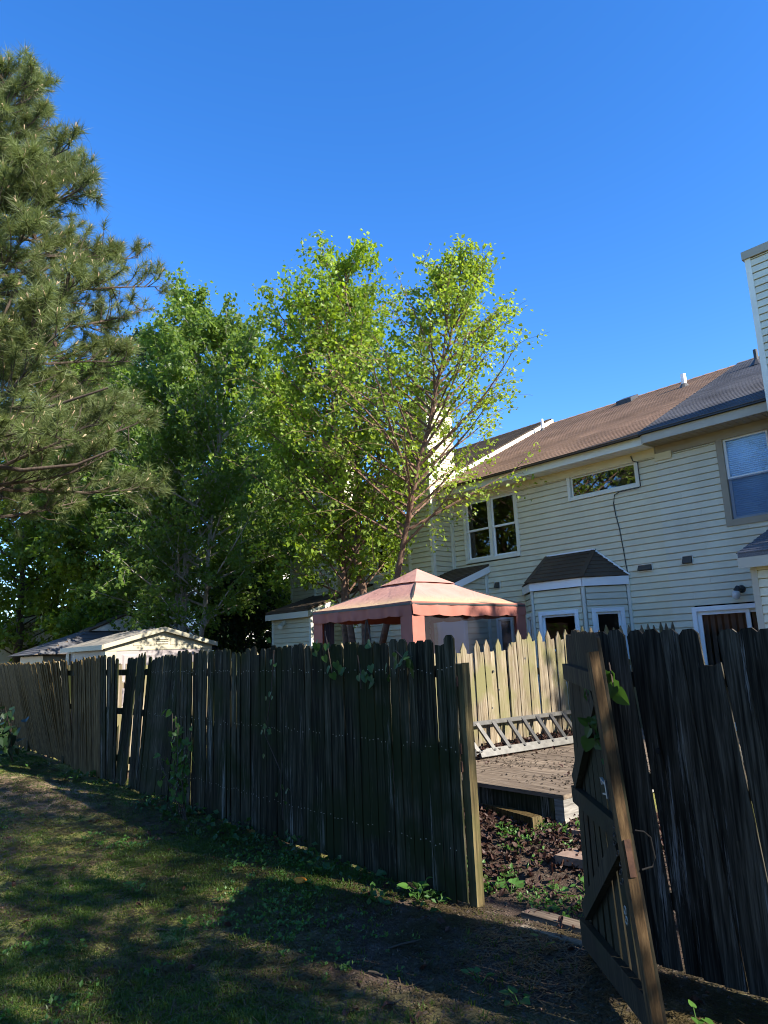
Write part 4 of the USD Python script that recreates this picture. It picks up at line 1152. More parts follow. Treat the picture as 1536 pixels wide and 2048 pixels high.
mesh(H, "roof", MB().prism([(-38.3, 17.2, 6.2), (-38.3, 22.7, 8.6), (-38.3, 28.3, 6.2)], [(-29.7, 17.2, 6.2), (-29.7, 22.7, 8.6), (-29.7, 28.3, 6.2)]), M["shingle_dark"])


H = thing("far_house", "row of houses across the lawn behind the photographer, mirrored in the panes", "house")
mesh(H, "wall", MB().box(-60, 14, -34, -26, 0, 5.2), M["brick_dull"])
mesh(H, "roof", MB().prism([(-60.4, -34.5, 5.2), (-60.4, -30, 7.8), (-60.4, -25.5, 5.2)], [(14.4, -34.5, 5.2), (14.4, -30, 7.8), (14.4, -25.5, 5.2)]), M["shingle_dark"])


H = thing("far_house", "house far to the right of the lawn, mirrored in the bay's angled pane", "house")
mesh(H, "wall", MB().box(25, 34, -32, 6, 0, 5.6), M["brick_dull"])
mesh(H, "roof", MB().prism([(24.5, -32.4, 5.6), (29.5, -32.4, 8.2), (34.5, -32.4, 5.6)], [(24.5, 6.4, 5.6), (29.5, 6.4, 8.2), (34.5, 6.4, 5.6)]), M["shingle_dark"])


# ------------------------------------------------------------------ trees
def leaves(C, size, rg, up=.4, long=1.0, droop=0.):
    """folded leaf faces at the points C: two triangles each"""
    n = len(C)
    a = rg.normal(size=(n, 3)); a[:, 2] -= droop
    a /= np.linalg.norm(a, axis=1, keepdims=True)
    m = rg.normal(size=(n, 3)); m[:, 2] = np.abs(m[:, 2]) + up
    m -= a * (m * a).sum(1, keepdims=True); m /= np.linalg.norm(m, axis=1, keepdims=True) + 1e-9
    s = np.cross(a, m)
    L = size * rg.uniform(.5, 1.3, (n, 1)); W = L * .36
    v = np.stack([C, C + a * L * .45 * long + s * W + m * L * .10, C + a * L * long, C + a * L * .45 * long - s * W + m * L * .10], 1).reshape(-1, 3)
    b = np.arange(n)[:, None] * 4
    return v, np.vstack([b + [0, 1, 2], b + [0, 2, 3]])


def curve(p0, d0, L, bend, n, rg, wob=.06):
    p = [np.array(p0, float)]
    d = np.array(d0, float) / np.linalg.norm(d0)
    for i in range(n):
        d = d + np.array(bend) / n + rg.normal(0, wob, 3); d /= np.linalg.norm(d)
        p.append(p[-1] + d * L / n)
    return np.array(p)


def samp(P, t):
    s = t * (len(P) - 1); i = min(int(s), len(P) - 2); f = s - i
    return P[i] * (1 - f) + P[i + 1] * f, P[min(i + 1, len(P) - 1)] - P[i]


def tree(name, label, base, height, profile, z0, leafm, barkm, seed, stems=None, nb=60, nsub=7, per=26, size=.07, spread=.16, rise=.5, bend=(0, 0, .1), trunk_r=.12, droop=.3, group=None, flat=1., sub_len=.42, cat="tree"):
    """A trunk (or several), limbs that reach an uneven envelope, twigs, and leaves gathered along the twigs.
    profile(t) gives the crown's radius at the share t of its height."""
    rg = np.random.default_rng(seed)
    T = thing(name, label, cat, group)
    base = np.array(base, float)
    if stems is None:
        stems = [((0, 0), (0, 0), trunk_r, 1.0)]
    wood_, LP = MB(), []
    limb = MB()
    spans = []
    for (ox, oy), (tx, ty), r, hh in stems:
        n = 12
        P = np.array([base + (ox + (tx - ox) * (k / n) ** 1.1 + (rg.normal(0, .035) if k else 0), oy + (ty - oy) * (k / n) ** 1.1 + (rg.normal(0, .035) if k else 0), height * hh * k / n) for k in range(n + 1)])
        P[0, 2] -= .15
        wood_.tube(P, np.linspace(r, .012, n + 1), 9)
        spans.append((P, hh))
    ga = rg.uniform(0, 6.28)
    for b in range(nb):
        P, hh = spans[b % len(spans)]
        t = z0 + (.985 - z0) * ((b + rg.uniform(0, 1)) / nb) ** .9
        q, _ = samp(P, t)
        R = profile((t - z0) / (1 - z0)) * rg.uniform(.7, 1.08)
        ga += 2.39996 + rg.normal(0, .3)
        L = max(R, .25)
        ri = rise + .55 * (t - z0) / (1 - z0)
        d = np.array([math.cos(ga), math.sin(ga) * flat, ri * rg.uniform(.6, 1.3)])
        B = curve(q, d, L * math.sqrt(1 + ri * ri * .5), bend, 6, rg, .05)
        limb.tube(B, np.linspace(max(.010, .011 * L + .006), .004, 7), 5, cap=False)
        for s in range(nsub):
            u = .22 + .78 * (s + rg.uniform(0, 1)) / nsub
            c, dr = samp(B, u)
            dr = dr / np.linalg.norm(dr) + rg.normal(0, .65, 3); dr[2] += .05
            l = L * sub_len * (1.15 - .5 * u) * rg.uniform(.6, 1.2) + .08
            K = curve(c, dr, l, (0, 0, -droop), 3, rg, .1)
            limb.tube(K, [.005, .004, .003, .002], 3, cap=False)
            m = max(2, int(per * rg.uniform(.5, 1.4)))
            tt = rg.uniform(.1, 1.0, m)
            tc = rg.uniform(.25, 1.0, 4)
            tt = np.where(rg.random(m) < .75, np.clip(tc[rg.integers(0, 4, m)] + rg.normal(0, .05, m), 0, 1), tt)
            pts = np.array([samp(K, z)[0] for z in tt])
            off = np.clip(rg.normal(0, 1, (m, 3)), -1.5, 1.5) * np.where(rg.random((m, 1)) < .7, .26, .62) * spread
            off[:, 2] -= .12 * spread
            LP.append(pts + off)
    mesh(T, "trunk", wood_, barkm, smooth=True)
    mesh(T, "limbs", limb, barkm, kind="stuff")
    Lp = np.vstack(LP)
    v, f = leaves(Lp, size, rg, droop=.35)
    mesh(T, "crown", (v, f), leafm)
    return T


def prof(pts):
    x, y = zip(*pts)
    return lambda t: float(np.interp(t, x, y))


B0 = (-11.0, 9.0, .2)
tree("river_birch", "tall bright green river birch with peeling brown trunks behind the gazebo", B0, 10.3, prof([(0, 1.7), (.25, 2.2), (.5, 2.1), (.75, 1.7), (.92, .9), (1, .3)]), .26, M["birch_leaf"], M["bark_birch"], 101,
     stems=[((-.25, 0), (-1.5, .4), .12, .84), ((.15, .05), (-.25, .25), .11, 1.0), ((-.1, -.1), (-.85, .05), .09, .93)], nb=128, nsub=10, per=34, size=.10, spread=.24, rise=.75, droop=.5)
tree("river_birch", "airy lighter river birch leaning right across the chimney", (-10.85, 9.05, .2), 8.6, prof([(0, 2.7), (.2, 2.7), (.4, 2.2), (.68, 1.35), (.9, .7), (1, .25)]), .40, M["birch_leaf_light"], M["bark_birch"], 102,
     stems=[((0, 0), (3.2, .1), .085, 1.0)], nb=82, nsub=10, per=18, size=.084, spread=.19, rise=.55, droop=.55)
tree("aspen_tree", "dense dark green tree with a slim trunk rising behind the sheds", (-16.9, 8.0, .2), 11.0, prof([(0, 2.4), (.2, 2.7), (.5, 2.4), (.75, 1.9), (.92, 1.3), (1, .6)]), .17, M["dark_leaf"], M["bark_grey"], 103,
     stems=[((0, 0), (.3, .2), .12, 1.0), ((.35, .2), (1.3, .6), .08, .90), ((-.25, .1), (-1.0, .0), .08, .93)], nb=150, nsub=10, per=44, size=.12, spread=.25, rise=.55, droop=.25)
for k, (x, y, h, R, lm, sd, lab) in enumerate((
        (-21.0, 8.0, 10.2, 2.7, "mid_leaf", 111, "leafy green tree at the left beyond the shingled shed"),
        (-19.5, 11.8, 7.6, 2.6, "dark_leaf", 112, "shaded green tree behind the sheds left of the yellow house"),
        (-27.0, 8.6, 13.0, 3.6, "mid_leaf", 113, "large leafy tree in front of the pale far house"),
        (-25.0, 6.2, 9.6, 2.6, "mid_leaf", 116, "loose green tree at the far left in front of the pale house"),
        (-24.0, 15.5, 13.0, 3.4, "mid_leaf", 114, "green tree filling the gap behind the dark aspen"),
        (-31.0, 13.0, 17.0, 4.4, "deep_leaf", 115, "dark dense tree standing behind the pine"))):
    tree("broadleaf_tree", lab, (x, y, .2), h, prof([(0, R * .8), (.3, R), (.6, R * .85), (.85, R * .5), (1, .3)]), .16, M[lm], M["bark_dark"], sd, nb=84, nsub=10, per=34, size=.17, spread=.34, rise=.5, trunk_r=.15)
for k, (x, y, h, R, lm, sd, lab) in enumerate((
        (-17.8, 10.4, 3.6, 1.5, "deep_leaf", 121, "dark bush beside the corner of the yellow house"),
        (-20.5, 7.3, 3.2, 1.6, "mid_leaf", 122, "bushy growth beside the shingled shed"))):
    tree("bush", lab, (x, y, .2), h, prof([(0, R), (.5, R), (1, .4)]), .06, M[lm], M["bark_dark"], sd, nb=44, nsub=8, per=26, size=.12, spread=.22, rise=.5, trunk_r=.05, cat="bush")


def pine(label, base, height, seed):
    rg = np.random.default_rng(seed)
    T = thing("pine_tree", label, "tree")
    base = np.array(base, float)
    n = 14
    P = np.array([base + (rg.normal(0, .03) + .02 * k, rg.normal(0, .03), height * k / n) for k in range(n + 1)])
    mesh(T, "trunk", MB().tube(P, np.linspace(.19, .02, n + 1), 10), M["bark_dark"], smooth=True)
    limb, tips, dirs = MB(), [], []
    z = 3.6
    while z < height - .2:
        t = z / height
        R = np.interp(z, [3.5, 4.6, 5.6, 6.9, 8.2, 9.3, height], [2.7, 2.8, 2.85, 2.6, 1.8, 1.0, .3])
        k = rg.integers(4, 6)
        g0 = rg.uniform(0, 6.28)
        for i in range(k):
            ga = g0 + i * 6.283 / k + rg.normal(0, .25)
            q, _ = samp(P, t)
            L = R * rg.uniform(.75, 1.08)
            B = curve(q, (math.cos(ga), math.sin(ga), .08 + .25 * t), L, (0, 0, .30), 9, rg, .10)
            limb.tube(B, np.linspace(.012 + .009 * L, .005, 10), 6, cap=False)
            ns = int(8 + 6.5 * L)
            for s in range(ns):
                u = .25 + .75 * (s + rg.uniform(0, 1)) / ns
                c, dr = samp(B, u)
                dr = dr / np.linalg.norm(dr) + rg.normal(0, .6, 3); dr[2] += .28
                l = (.28 + .30 * (1 - u) * L) * rg.uniform(.7, 1.2)
                K = curve(c, dr, l, (0, 0, .75), 4, rg, .13)
                limb.tube(K, [.009, .008, .006, .005, .004], 4, cap=False)
                for w in (1.0, .62, .34):
                    if rg.random() < (1.0 if w == 1.0 else .62):
                        p, d = samp(K, w)
                        if w < 1:
                            d = d / np.linalg.norm(d) + rg.normal(0, .5, 3)
                            d[2] += .3
                            e = p + d / np.linalg.norm(d) * rg.uniform(.08, .2)
                            limb.tube(np.array([p, e]), [.004, .003], 3, cap=False); p = e
                        tips.append(p); dirs.append(d / np.linalg.norm(d))
        z += rg.uniform(.2, .34) * (1.0 if z < 7 else .85)
    for pl, r0 in (([(-10.3, 1.45, 4.75), (-9.85, 1.62, 4.95), (-9.5, 1.75, 5.28), (-9.1, 1.98, 5.42), (-8.75, 2.2, 5.9), (-8.55, 2.38, 6.35), (-8.3, 2.45, 6.7)], .062),
                   ([(-9.5, 1.75, 5.28), (-9.2, 1.75, 5.65), (-8.95, 1.85, 6.1), (-8.9, 1.95, 6.5)], .034), ([(-9.85, 1.62, 4.95), (-9.2, 1.9, 4.85), (-8.5, 2.3, 4.75), (-7.9, 2.75, 4.9)], .036),
                   ([(-10.3, 1.45, 4.3), (-9.7, 1.75, 4.25), (-9.0, 2.15, 4.05), (-8.4, 2.6, 4.05), (-8.0, 2.9, 4.2)], .040)):
        mesh(T, "limb", MB().tube(pl, np.linspace(r0, r0 * .3, len(pl)), 8), M["bark_dark"], smooth=True)
    mesh(T, "limbs", limb, M["bark_dark"], kind="stuff")
    tips, dirs = np.array(tips), np.array(dirs)
    nb, nn = len(tips), 84
    c = np.repeat(tips, nn, 0) - np.repeat(dirs, nn, 0) * rg.uniform(-.02, .13, (nb * nn, 1))
    d = np.repeat(dirs, nn, 0) * .62 + rg.normal(0, .62, (nb * nn, 3))
    d /= np.linalg.norm(d, axis=1, keepdims=True)
    L = rg.uniform(.10, .20, (nb * nn, 1))
    s = np.cross(d, rg.normal(size=d.shape)); s /= np.linalg.norm(s, axis=1, keepdims=True)
    w = .0034
    e = c + d * L; e[:, 2] -= .012
    v = np.stack([c + s * w, c - s * w, e], 1).reshape(-1, 3)
    mesh(T, "crown", (v, np.arange(len(v)).reshape(-1, 3)), M["needle"])
    bd = MB()
    for p, q in zip(tips[::2], dirs[::2]):
        for _ in range(2):
            u = q + rg.normal(0, .25, 3) + (0, 0, .5); u /= np.linalg.norm(u)
            bd.bar(p, p + u * rg.uniform(.03, .075), .008, .008)
    mesh(T, "candles", bd, M["bud"], kind="stuff")
    for k in rg.choice(nb, 46, replace=False):
        p = tips[k] - dirs[k] * .12 + rg.normal(0, .02, 3)
        pr = np.array([(0, .008), (.02, .022), (.045, .026), (.07, .015), (.085, .004)])
        mesh(T, "pine_cone", MB().tube(p + np.outer(pr[:, 0], (.2, .2, -1)), pr[:, 1], 7), M["cone"])
    


pine("tall pine at the left edge with long needle tufts and dark crooked limbs", (-10.3, 1.45, 0), 9.5, 7)

# trees outside the picture whose shade lies on the lawn, and that the windows mirror
OFF = prof([(0, .75), (.35, 1), (.7, .85), (1, .25)])
for k, (x, y, h, R, lab) in enumerate((
        (5.2, 3.0, 8.4, 2.3, "leafy shade tree right of the lawn close to the fence line"),
        (9.6, 4.2, 10.5, 2.4, "taller shade tree further right along the fence line"),
        (3.6, 1.6, 6.8, 1.5, "slim shade tree beside the lawn at the right"),
        (9.0, 7.0, 13.2, 2.2, "tall thin shade tree behind the fence line at the right"),
        (6.6, 12.8, 11.0, 2.2, "tall tree beyond the right end of the grey roofed house"),
        (-16.5, -5.5, 12.5, 4.2, "broad green tree behind the lawn facing the houses"),
        (-24.0, -3.5, 11.0, 4.0, "broad green tree at the far left of the lawn"),
        (-3.5, -6.5, 7.0, 3.2, "round green tree behind the photographer"),
        (-33.0, -11.0, 13.0, 6.0, "big tree in the row far behind the lawn, at its left end"),
        (-10.5, -14.0, 10.0, 6.0, "big tree in the row far behind the lawn, near its middle"),
        (1.5, -15.0, 11.0, 6.0, "big tree in the row far behind the lawn, at its right end"))):
    tree("broadleaf_tree", lab, (x, y, 0), h, (lambda t, R=R: R * OFF(t)), .70 if k == 3 else (.26 if k < 5 else .03), M["mid_leaf"], M["bark_dark"], 200 + k, nb=48, nsub=8, per=(14, 5, 12, 7, 26, 16, 16, 16, 16, 16, 16)[k], size=.19, spread=.34, rise=.5, trunk_r=.16)


# ------------------------------------------------------------------ vines and weeds
def heart_leaf(c, tip, nrm, L):
    """one broad leaf: a folded heart of eight triangles"""
    tip = np.asarray(tip, float) / np.linalg.norm(tip); nrm = np.asarray(nrm, float); nrm = nrm - tip * (nrm @ tip); nrm /= np.linalg.norm(nrm)
    s = np.cross(tip, nrm)
    o = [(0, .12), (.26, -.06), (.46, .14), (.42, .45), (.22, .78), (0, 1.0), (-.22, .78), (-.42, .45), (-.46, .14), (-.26, -.06)]
    v = [np.asarray(c) + tip * L * .42 - nrm * .03 * L] + [np.asarray(c) + s * a * L + tip * b * L + nrm * L * (.16 * abs(a) - .12 * max(0, b - .5)) for a, b in o]
    return np.array(v), np.array([[0, 1 + i, 1 + (i + 1) % len(o)] for i in range(len(o))])


def vine(label, spots, stem, seed, size=.075, facing=(0, -1, .3), mat="vine_leaf", name="vine", cat="vine", jitter=.05):
    rg = np.random.default_rng(seed)
    T = thing(name, label, cat)
    for s in stem:
        mesh(T, "stem", MB().tube(s, .004, 5, cap=False), M["bark_dark"])
    for c in spots:
        c = np.asarray(c, float) + rg.normal(0, jitter, 3) * (1, .4, 1)
        t = np.array([rg.normal(0, .6), rg.normal(0, .3), -.6 + rg.normal(0, .5)])
        n = np.asarray(facing, float) + rg.normal(0, .35, 3)
        mesh(T, "leaf", heart_leaf(c, t, n, size * rg.uniform(.65, 1.25)), M[mat], smooth=False)


FY = 3.70


def onf(px, py, y=FY):
    return on(px, py, 1, y)


def near_spots(pts, n, sx, sz, seed, y=FY - .03):
    rg = np.random.default_rng(seed)
    out = []
    for k in range(n):
        a = onf(*pts[k % len(pts)], y)
        out.append(a + (rg.normal(0, sx), rg.normal(0, .02), rg.normal(0, sz)))
    return out


vine("ivy trailing over the dark fence top below the gazebo's left leg", near_spots([(655, 1298), (660, 1320), (640, 1285), (668, 1340)], 12, .05, .04, 1), [[onf(650, 1262, 3.72), onf(655, 1290, 3.69), onf(664, 1345, 3.69)]], 31)
vine("pair of pale vine leaves hanging on the dark fence", near_spots([(720, 1345), (722, 1372)], 4, .02, .02, 2), [[onf(715, 1310), onf(721, 1345), onf(722, 1378)]], 32, size=.085)
vine("ivy clump near the top of the dark fence beside the gatepost", near_spots([(812, 1325), (825, 1335), (800, 1322), (750, 1312), (748, 1330)], 13, .05, .03, 3), [[onf(790, 1300), onf(812, 1322), onf(826, 1342)]], 33, size=.085)
vine("thin ivy strand climbing the middle of the dark fence", near_spots([(545, 1320), (542, 1390), (536, 1440), (525, 1480), (570, 1560), (565, 1600)], 18, .05, .05, 4), [[onf(548, 1300), onf(542, 1390), onf(530, 1470), onf(560, 1540), onf(566, 1640)]], 34, size=.05)
gp = lambda px, py, y=3.15: on(px, py, 1, y)
vine("dark ivy leaves hanging from the gate's brace", [gp(1188, 1440), gp(1195, 1452), gp(1182, 1465), gp(1196, 1478), gp(1190, 1490), gp(1178, 1455), gp(1205, 1470), gp(1200, 1430), gp(1180, 1445), gp(1193, 1500)], [[gp(1172, 1380), gp(1186, 1440), gp(1190, 1480)]], 35, size=.075, jitter=.02)
vine("broad green vine leaves hooked over the gate's outer edge", [gp(1222, 1338, 3.3), gp(1228, 1352, 3.3), gp(1232, 1372, 3.3), gp(1226, 1384, 3.3), gp(1170, 1370, 3.2), gp(1176, 1378, 3.2)], [[gp(1218, 1325, 3.3), gp(1230, 1390, 3.3)]], 36, size=.11, jitter=.015)
rg = np.random.default_rng(77)
sp = []
stm = []
for k in range(13):
    a = np.array([-7.45 + rg.normal(0, .08), 3.58, .02]); tp = np.array([-7.42 + rg.normal(0, .22), 3.50 + rg.normal(0, .06), rg.uniform(.5, 1.12)])
    mid = (a + tp) / 2 + (rg.normal(0, .07), -.06, .08)
    stm.append([a, mid, tp])
    for t in np.linspace(.35, 1, 9):
        sp.append(a * (1 - t) ** 2 + 2 * mid * t * (1 - t) + tp * t * t + rg.normal(0, .035, 3))
vine("young leafy sapling growing against the dark fence", sp, stm, 37, size=.075, facing=(.1, -.7, .7), mat="weed", name="sapling", cat="sapling", jitter=.02)
sp, stm = [], []
for k in range(7):
    a = np.array([-14.3 + rg.normal(0, .1), 3.55, .02]); tp = np.array([-13.9 + rg.normal(0, .35), 3.2 + rg.normal(0, .15), rg.uniform(.6, 1.05)])
    stm.append([a, (a + tp) / 2 + (0, 0, .15), tp])
    for t in np.linspace(.3, 1, 9):
        sp.append(a + (tp - a) * t + rg.normal(0, .08, 3))
vine("dark leafy shrub in front of the leaning fence at the left edge", sp, stm, 38, size=.16, facing=(.3, -.5, .8), mat="shrub_leaf", name="shrub", cat="shrub", jitter=.03)


def weed(label, x, y, n, size, seed, h=.06, group=None):
    rg = np.random.default_rng(seed)
    z = gz(x, y)
    T = thing("weed", label, "weed", group)
    for k in range(n):
        a = k * 2.4 + rg.normal(0, .3)
        r = rg.uniform(.01, .05) + .03 * k / n
        c = np.array([x + r * math.cos(a), y + r * math.sin(a), z + .012 + h * rg.uniform(.3, 1)])
        mesh(T, "leaf", heart_leaf(c, (math.cos(a), math.sin(a), rg.uniform(-.1, .5)), (rg.normal(0, .25), rg.normal(0, .25), 1), size * .68 * rg.uniform(.6, 1.2)), M["weed"])
        mesh(T, "stalk", MB().tube([(x, y, z - .01), c], .0025, 4, cap=False), M["weed"])


weed("bright broad-leaved weed just inside the gateway by the end post", -3.42, 4.12, 7, .10, 41)
weed("small bright weed against the foot of the end post", -3.56, 4.22, 4, .085, 42, h=.04)
weed("single upright leaf in the middle of the path beyond the gate", -3.0, 4.2, 3, .10, 43)
weed("yellow-green weed tuft beside the paving slab", -2.95, 4.32, 8, .07, 44)
weed("leafy weed patch on the litter in front of the beam", -3.95, 4.72, 12, .07, 45)
weed("green weeds growing at the deck's corner post", -3.35, 4.98, 9, .075, 46, h=.1)
weed("flat pale green leaf lying before the timber board", -2.97, 4.02, 2, .085, 47, h=.02)
weed("bright rosette weed in the sunny left lawn", -5.46, 2.28, 8, .075, 48)
weed("leafy clump at the foot of the dark fence near the gatepost", -3.85, 3.62, 9, .10, 49, h=.14)
weed("ragged leaf clump on bare soil low in the picture's centre", -2.72, 2.98, 6, .085, 50, h=.05)
weed("small leaves on dark soil right of the ragged clump", -2.42, 2.92, 5, .075, 51, h=.04)
weed("lone dark leaf under the gate's free corner", -1.72, 3.30, 3, .10, 52)
weed("light green leaf where the strip of sun ends before the gate", -2.75, 3.56, 2, .08, 53, h=.03)
weed("little plant in the grass left of the orange lump", -4.35, 2.10, 5, .055, 54)
weed("tiny rosette near the bottom left of the lawn", -4.75, 1.62, 6, .06, 55)


# ------------------------------------------------------------------ grass, litter, chips
def instancer(name, label, category, pts, protos, mat, rg, smin, smax, tilt=.25, kind="stuff"):
    p = path_for("/World", name)
    pi = UsdGeom.PointInstancer.Define(stage, p)
    targets = []
    for k, vf in enumerate(protos):
        q = f"{p}/{name}_shape" + (f"_{k:03d}" if k else "")
        usdkit.mesh(stage, q, vf, mat)
        targets.append(q)
    n = len(pts)
    pi.CreatePrototypesRel().SetTargets(targets)
    pi.CreateProtoIndicesAttr(Vt.IntArray.FromNumpy(rg.integers(0, len(protos), n).astype(np.int32)))
    pi.CreatePositionsAttr(Vt.Vec3fArray.FromNumpy(pts.astype(np.float32)))
    s = rg.uniform(smin, smax, n)
    pi.CreateScalesAttr(Vt.Vec3fArray.FromNumpy(np.stack([s, s, s], 1).astype(np.float32)))
    yaw = rg.uniform(0, 2 * np.pi, n); tx, ty = rg.normal(0, tilt, n), rg.normal(0, tilt, n)
    cw, sw = np.cos(yaw / 2), np.sin(yaw / 2)
    w, x, y, z = cw, tx / 2 * cw + ty / 2 * sw, ty / 2 * cw - tx / 2 * sw, sw
    q = np.stack([w, x, y, z], 1); q /= np.linalg.norm(q, axis=1, keepdims=True)
    pi.CreateOrientationsAttr(Vt.QuathArray([Gf.Quath(*map(float, r)) for r in q]))
    tag(pi.GetPrim(), label, category, kind=kind)


def tuft(rg, blades, hmin, hmax, spread, width=.0035):
    mb = MB()
    for _ in range(blades):
        a = rg.uniform(0, 6.28); r = spread * rg.uniform(0, 1)
        b = np.array([r * math.cos(a), r * math.sin(a), -.008]); h = rg.uniform(hmin, hmax)
        l = np.array([math.cos(a + rg.normal(0, .7)), math.sin(a + rg.normal(0, .7)), 0]) * h * rg.uniform(.2, .9)
        s = np.array([-l[1], l[0], 0]); s = s / (np.linalg.norm(s) + 1e-9) * width
        m, t = b + l * .35 + (0, 0, h * .65), b + l + (0, 0, h * rg.uniform(.7, 1.))
        mb.add([b - s, b + s, m + s * .7, m - s * .7, t], [[0, 1, 2], [0, 2, 3], [3, 2, 4]])
    return mb.get()


rg = np.random.default_rng(55)


def scatter(n, x0, x1, y0, y1, dens):
    P = np.stack([rg.uniform(x0, x1, n), rg.uniform(y0, y1, n)], 1)
    keep = rg.uniform(0, 1, n) < dens(P[:, 0], P[:, 1])
    P = P[keep]
    return np.column_stack([P, GZ(P)])


def n2(x, y, s, seed):
    return meshkit.fbm(np.stack([x * s, y * s, 0 * x], -1), 3, seed)


def grass_d(x, y):
    d = smoothstep(n2(x, y, 1.5, 12), .40, .60)
    bare = smoothstep(x, -4.9, -3.6) * smoothstep(y, 1.6, 2.5)            # trodden soil before the gate
    path = smoothstep(-np.hypot((x + 10.5) / 3.2, (y - 2.9) / .8), -1.3, -.6)    # sandy worn patch on the far left
    edge = smoothstep(y, 3.35, 3.75) * .55
    return np.clip(d * (1 - .93 * bare) * (1 - .9 * path) * (1 - edge) + .22 * (1 - bare), 0, 1)


tufts = [tuft(rg, 11, .012, .036, .026) for _ in range(4)] + [tuft(rg, 9, .02, .055, .03)]
near = scatter(60000, -7.5, -1.4, .6, 3.8, grass_d)
far = scatter(36000, -17, -7.5, .2, 4.1, grass_d)
instancer("grass", "short patchy green grass of the shaded lawn", "grass", np.vstack([near, far]), tufts, M["grass"], rg, .45, 1.15)
edge_g = scatter(520, -16, -3.6, 3.25, 4.0, lambda x, y: np.where((3.74 + .028 * (-3.53 - x) - y > .02) & (3.74 + .028 * (-3.53 - x) - y < .42), .75 * smoothstep(n2(x, y, 1.2, 4), .35, .6), 0))
instancer("ground_cover", "low leafy ground cover along the foot of the dark fence", "ground cover", edge_g, [leaves(rg.normal(0, .05, (9, 3)) * (1, 1, .35) + (0, 0, .04), .055, rg, up=1.2) for _ in range(3)], M["vine_leaf"], rg, .7, 1.5)


def litter_leaf(rg):
    L, W = .085, .05
    v = []
    for j, t in enumerate((0, .3, .65, 1)):
        w = W * (0.15, 1, .8, .05)[j] * rg.uniform(.8, 1.2)
        z = .018 * math.sin(t * 3 + rg.uniform(0, 3)) + rg.uniform(0, .01)
        v += [(t * L - L / 2, -w / 2, z + rg.uniform(0, .022)), (t * L - L / 2, 0, z), (t * L - L / 2, w / 2, z + rg.uniform(0, .022))]
    f = [[3 * j + r, 3 * j + 3 + r, 3 * j + 4 + r, 3 * j + 1 + r] for j in range(3) for r in (0, 1)]
    return MB().add(v, f).get()


lit = [litter_leaf(rg) for _ in range(5)]
yard = scatter(4300, -5.5, -2.6, 3.85, 5.6, lambda x, y: np.clip(.15 + .85 * smoothstep(y + .45 * (-3.2 - x), 4.15, 4.7), 0, 1))
yard[:, 2] += rg.uniform(.0, .035, len(yard))
deckl = np.column_stack([rg.uniform(-5.5, -3.7, 900), 5.2 + 3.6 * rg.uniform(0, 1, 900), np.full(900, .508)])
deckl = deckl[rg.uniform(0, 1, 900) < .9 * smoothstep(-deckl[:, 0], 4.95, 5.35) + .012]
bank = np.column_stack([rg.uniform(-5.62, -5.30, 900), rg.uniform(5.7, 8.6, 900), .50 + .11 * rg.uniform(0, 1, 900)])
lawn_l = scatter(420, -9, -1.5, 1.0, 3.8, lambda x, y: 0 * x + .6)
instancer("fallen_leaves", "brown fallen leaves on the soil, the deck and the lawn", "leaves", np.vstack([yard, deckl, bank, lawn_l]), lit, M["litter"], rg, .25, .95, tilt=.4)


def chip(rg):
    s = rg.uniform(.004, .010, 3) * (1.6, 1, .5)
    return MB().box(-s[0], s[0], -s[1], s[1], -s[2], s[2]).get()


ch = scatter(15000, -6.5, -1.3, 1.6, 5.1, lambda x, y: np.clip(.12 + .9 * smoothstep(x, -4.6, -3.0) * smoothstep(y, 1.9, 2.8), 0, 1))
dk = np.column_stack([rg.uniform(-5.4, -3.6, 1800), rg.uniform(5.1, 8.6, 1800), np.full(1800, .505)])
dk = dk[rg.uniform(0, 1, 1800) < smoothstep(n2(dk[:, 0], dk[:, 1], 2., 9), .4, .65)]
instancer("wood_chips", "small pale wood chips and crumbs scattered over the soil", "wood chips", np.vstack([ch, dk]), [chip(rg) for _ in range(4)], M["chips"], rg, .5, 1.1, tilt=.5)

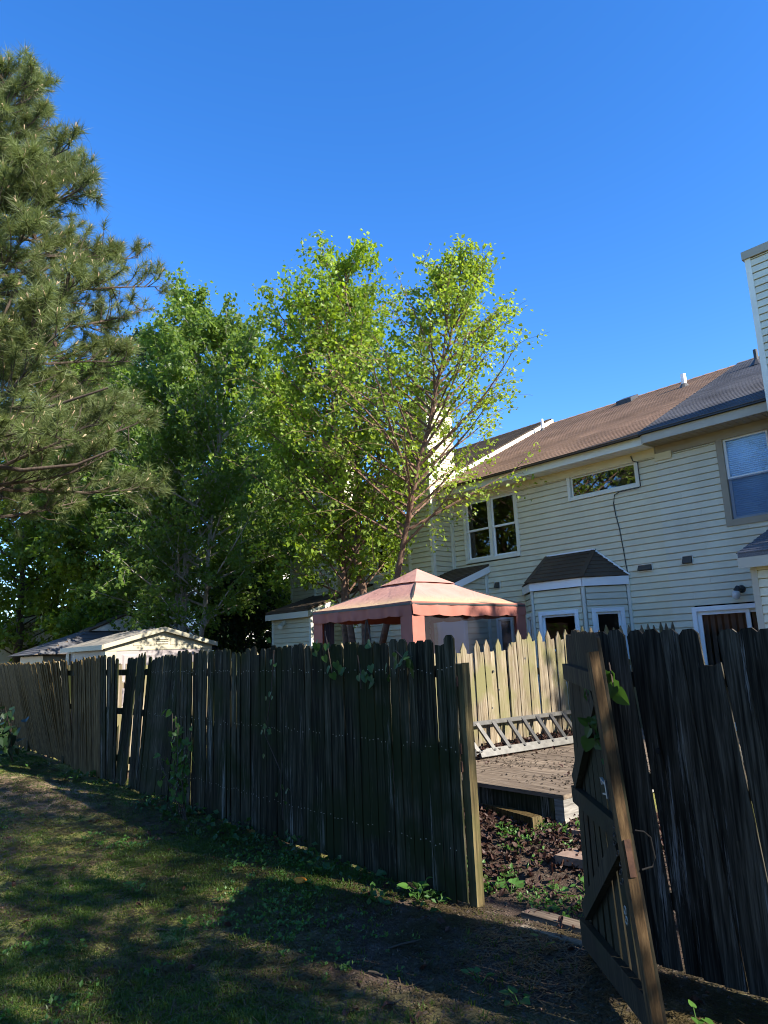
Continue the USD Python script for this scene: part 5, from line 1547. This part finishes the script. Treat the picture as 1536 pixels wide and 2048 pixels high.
M["straw"] = leafmat("straw", [(0, (.06, .045, .02)), (.5, (.17, .13, .06)), (1, (.36, .29, .15))], trans=.15, clump=.2)


def straw(rg):
    mb = MB()
    for _ in range(7):
        c = np.append(rg.normal(0, .03, 2), rg.uniform(.001, .012)); a = rg.uniform(0, 6.28); l = rg.uniform(.015, .045)
        d = np.array([math.cos(a), math.sin(a), rg.normal(0, .15)]) * l; q = np.array([-d[1], d[0], 0]) / l * .0022
        mb.add([c - d - q, c - d + q, c + d + q, c + d - q], [[0, 1, 2, 3]])
    return mb.get()


cl = scatter(2600, -9, -2.2, .6, 3.6, lambda x, y: smoothstep(n2(x, y, 1.1, 77), .50, .66) * (1 - smoothstep(x, -4.2, -3.0) * smoothstep(y, 1.9, 2.8)))
cl = np.vstack([cl, scatter(900, -5.2, -2.7, 4.0, 5.0, lambda x, y: smoothstep(n2(x, y, 3.2, 5), .5, .62))])
instancer("clover", "small round-leaved clover and creeping weeds in the grass", "clover", cl, [leaves(rg.normal(0, .018, (8, 3)) * (1, 1, .2) + (0, 0, .024), .026, rg, up=2.2) for _ in range(3)], M["weed"], rg, .6, 1.4)
th = scatter(24000, -14, -1.3, .6, 3.85, lambda x, y: .35 + .65 * smoothstep(n2(x, y, 2.2, 31), .35, .6))
instancer("dry_grass", "dry straw and thatch bits lying between the grass", "dry grass", th, [straw(rg) for _ in range(4)], M["straw"], rg, .6, 1.3, tilt=.1)

tw = np.random.default_rng(91)
for lab, x, y, L, a in (("pale dry stick lying in the left lawn", -4.68, 2.08, .10, .5), ("forked grey twig on the dark soil before the gate", -3.35, 2.9, .22, 1.3), ("short broken piece of bark on the soil before the gate", -3.2, 2.62, .09, .2)):
    T = thing("stick", lab, "stick")
    z = gz(x, y) + .012
    d = np.array([math.cos(a), math.sin(a), .02])
    p = np.array([x, y, z])
    mesh(T, "twig", MB().tube([p, p + d * L * .5 + (0, .006, .004), p + d * L], [.006, .005, .003], 6), M["chips"])
    mesh(T, "side_twig", MB().tube([p + d * L * .5, p + d * L * .8 + (.03, .0, .01)], [.004, .002], 5), M["chips"])
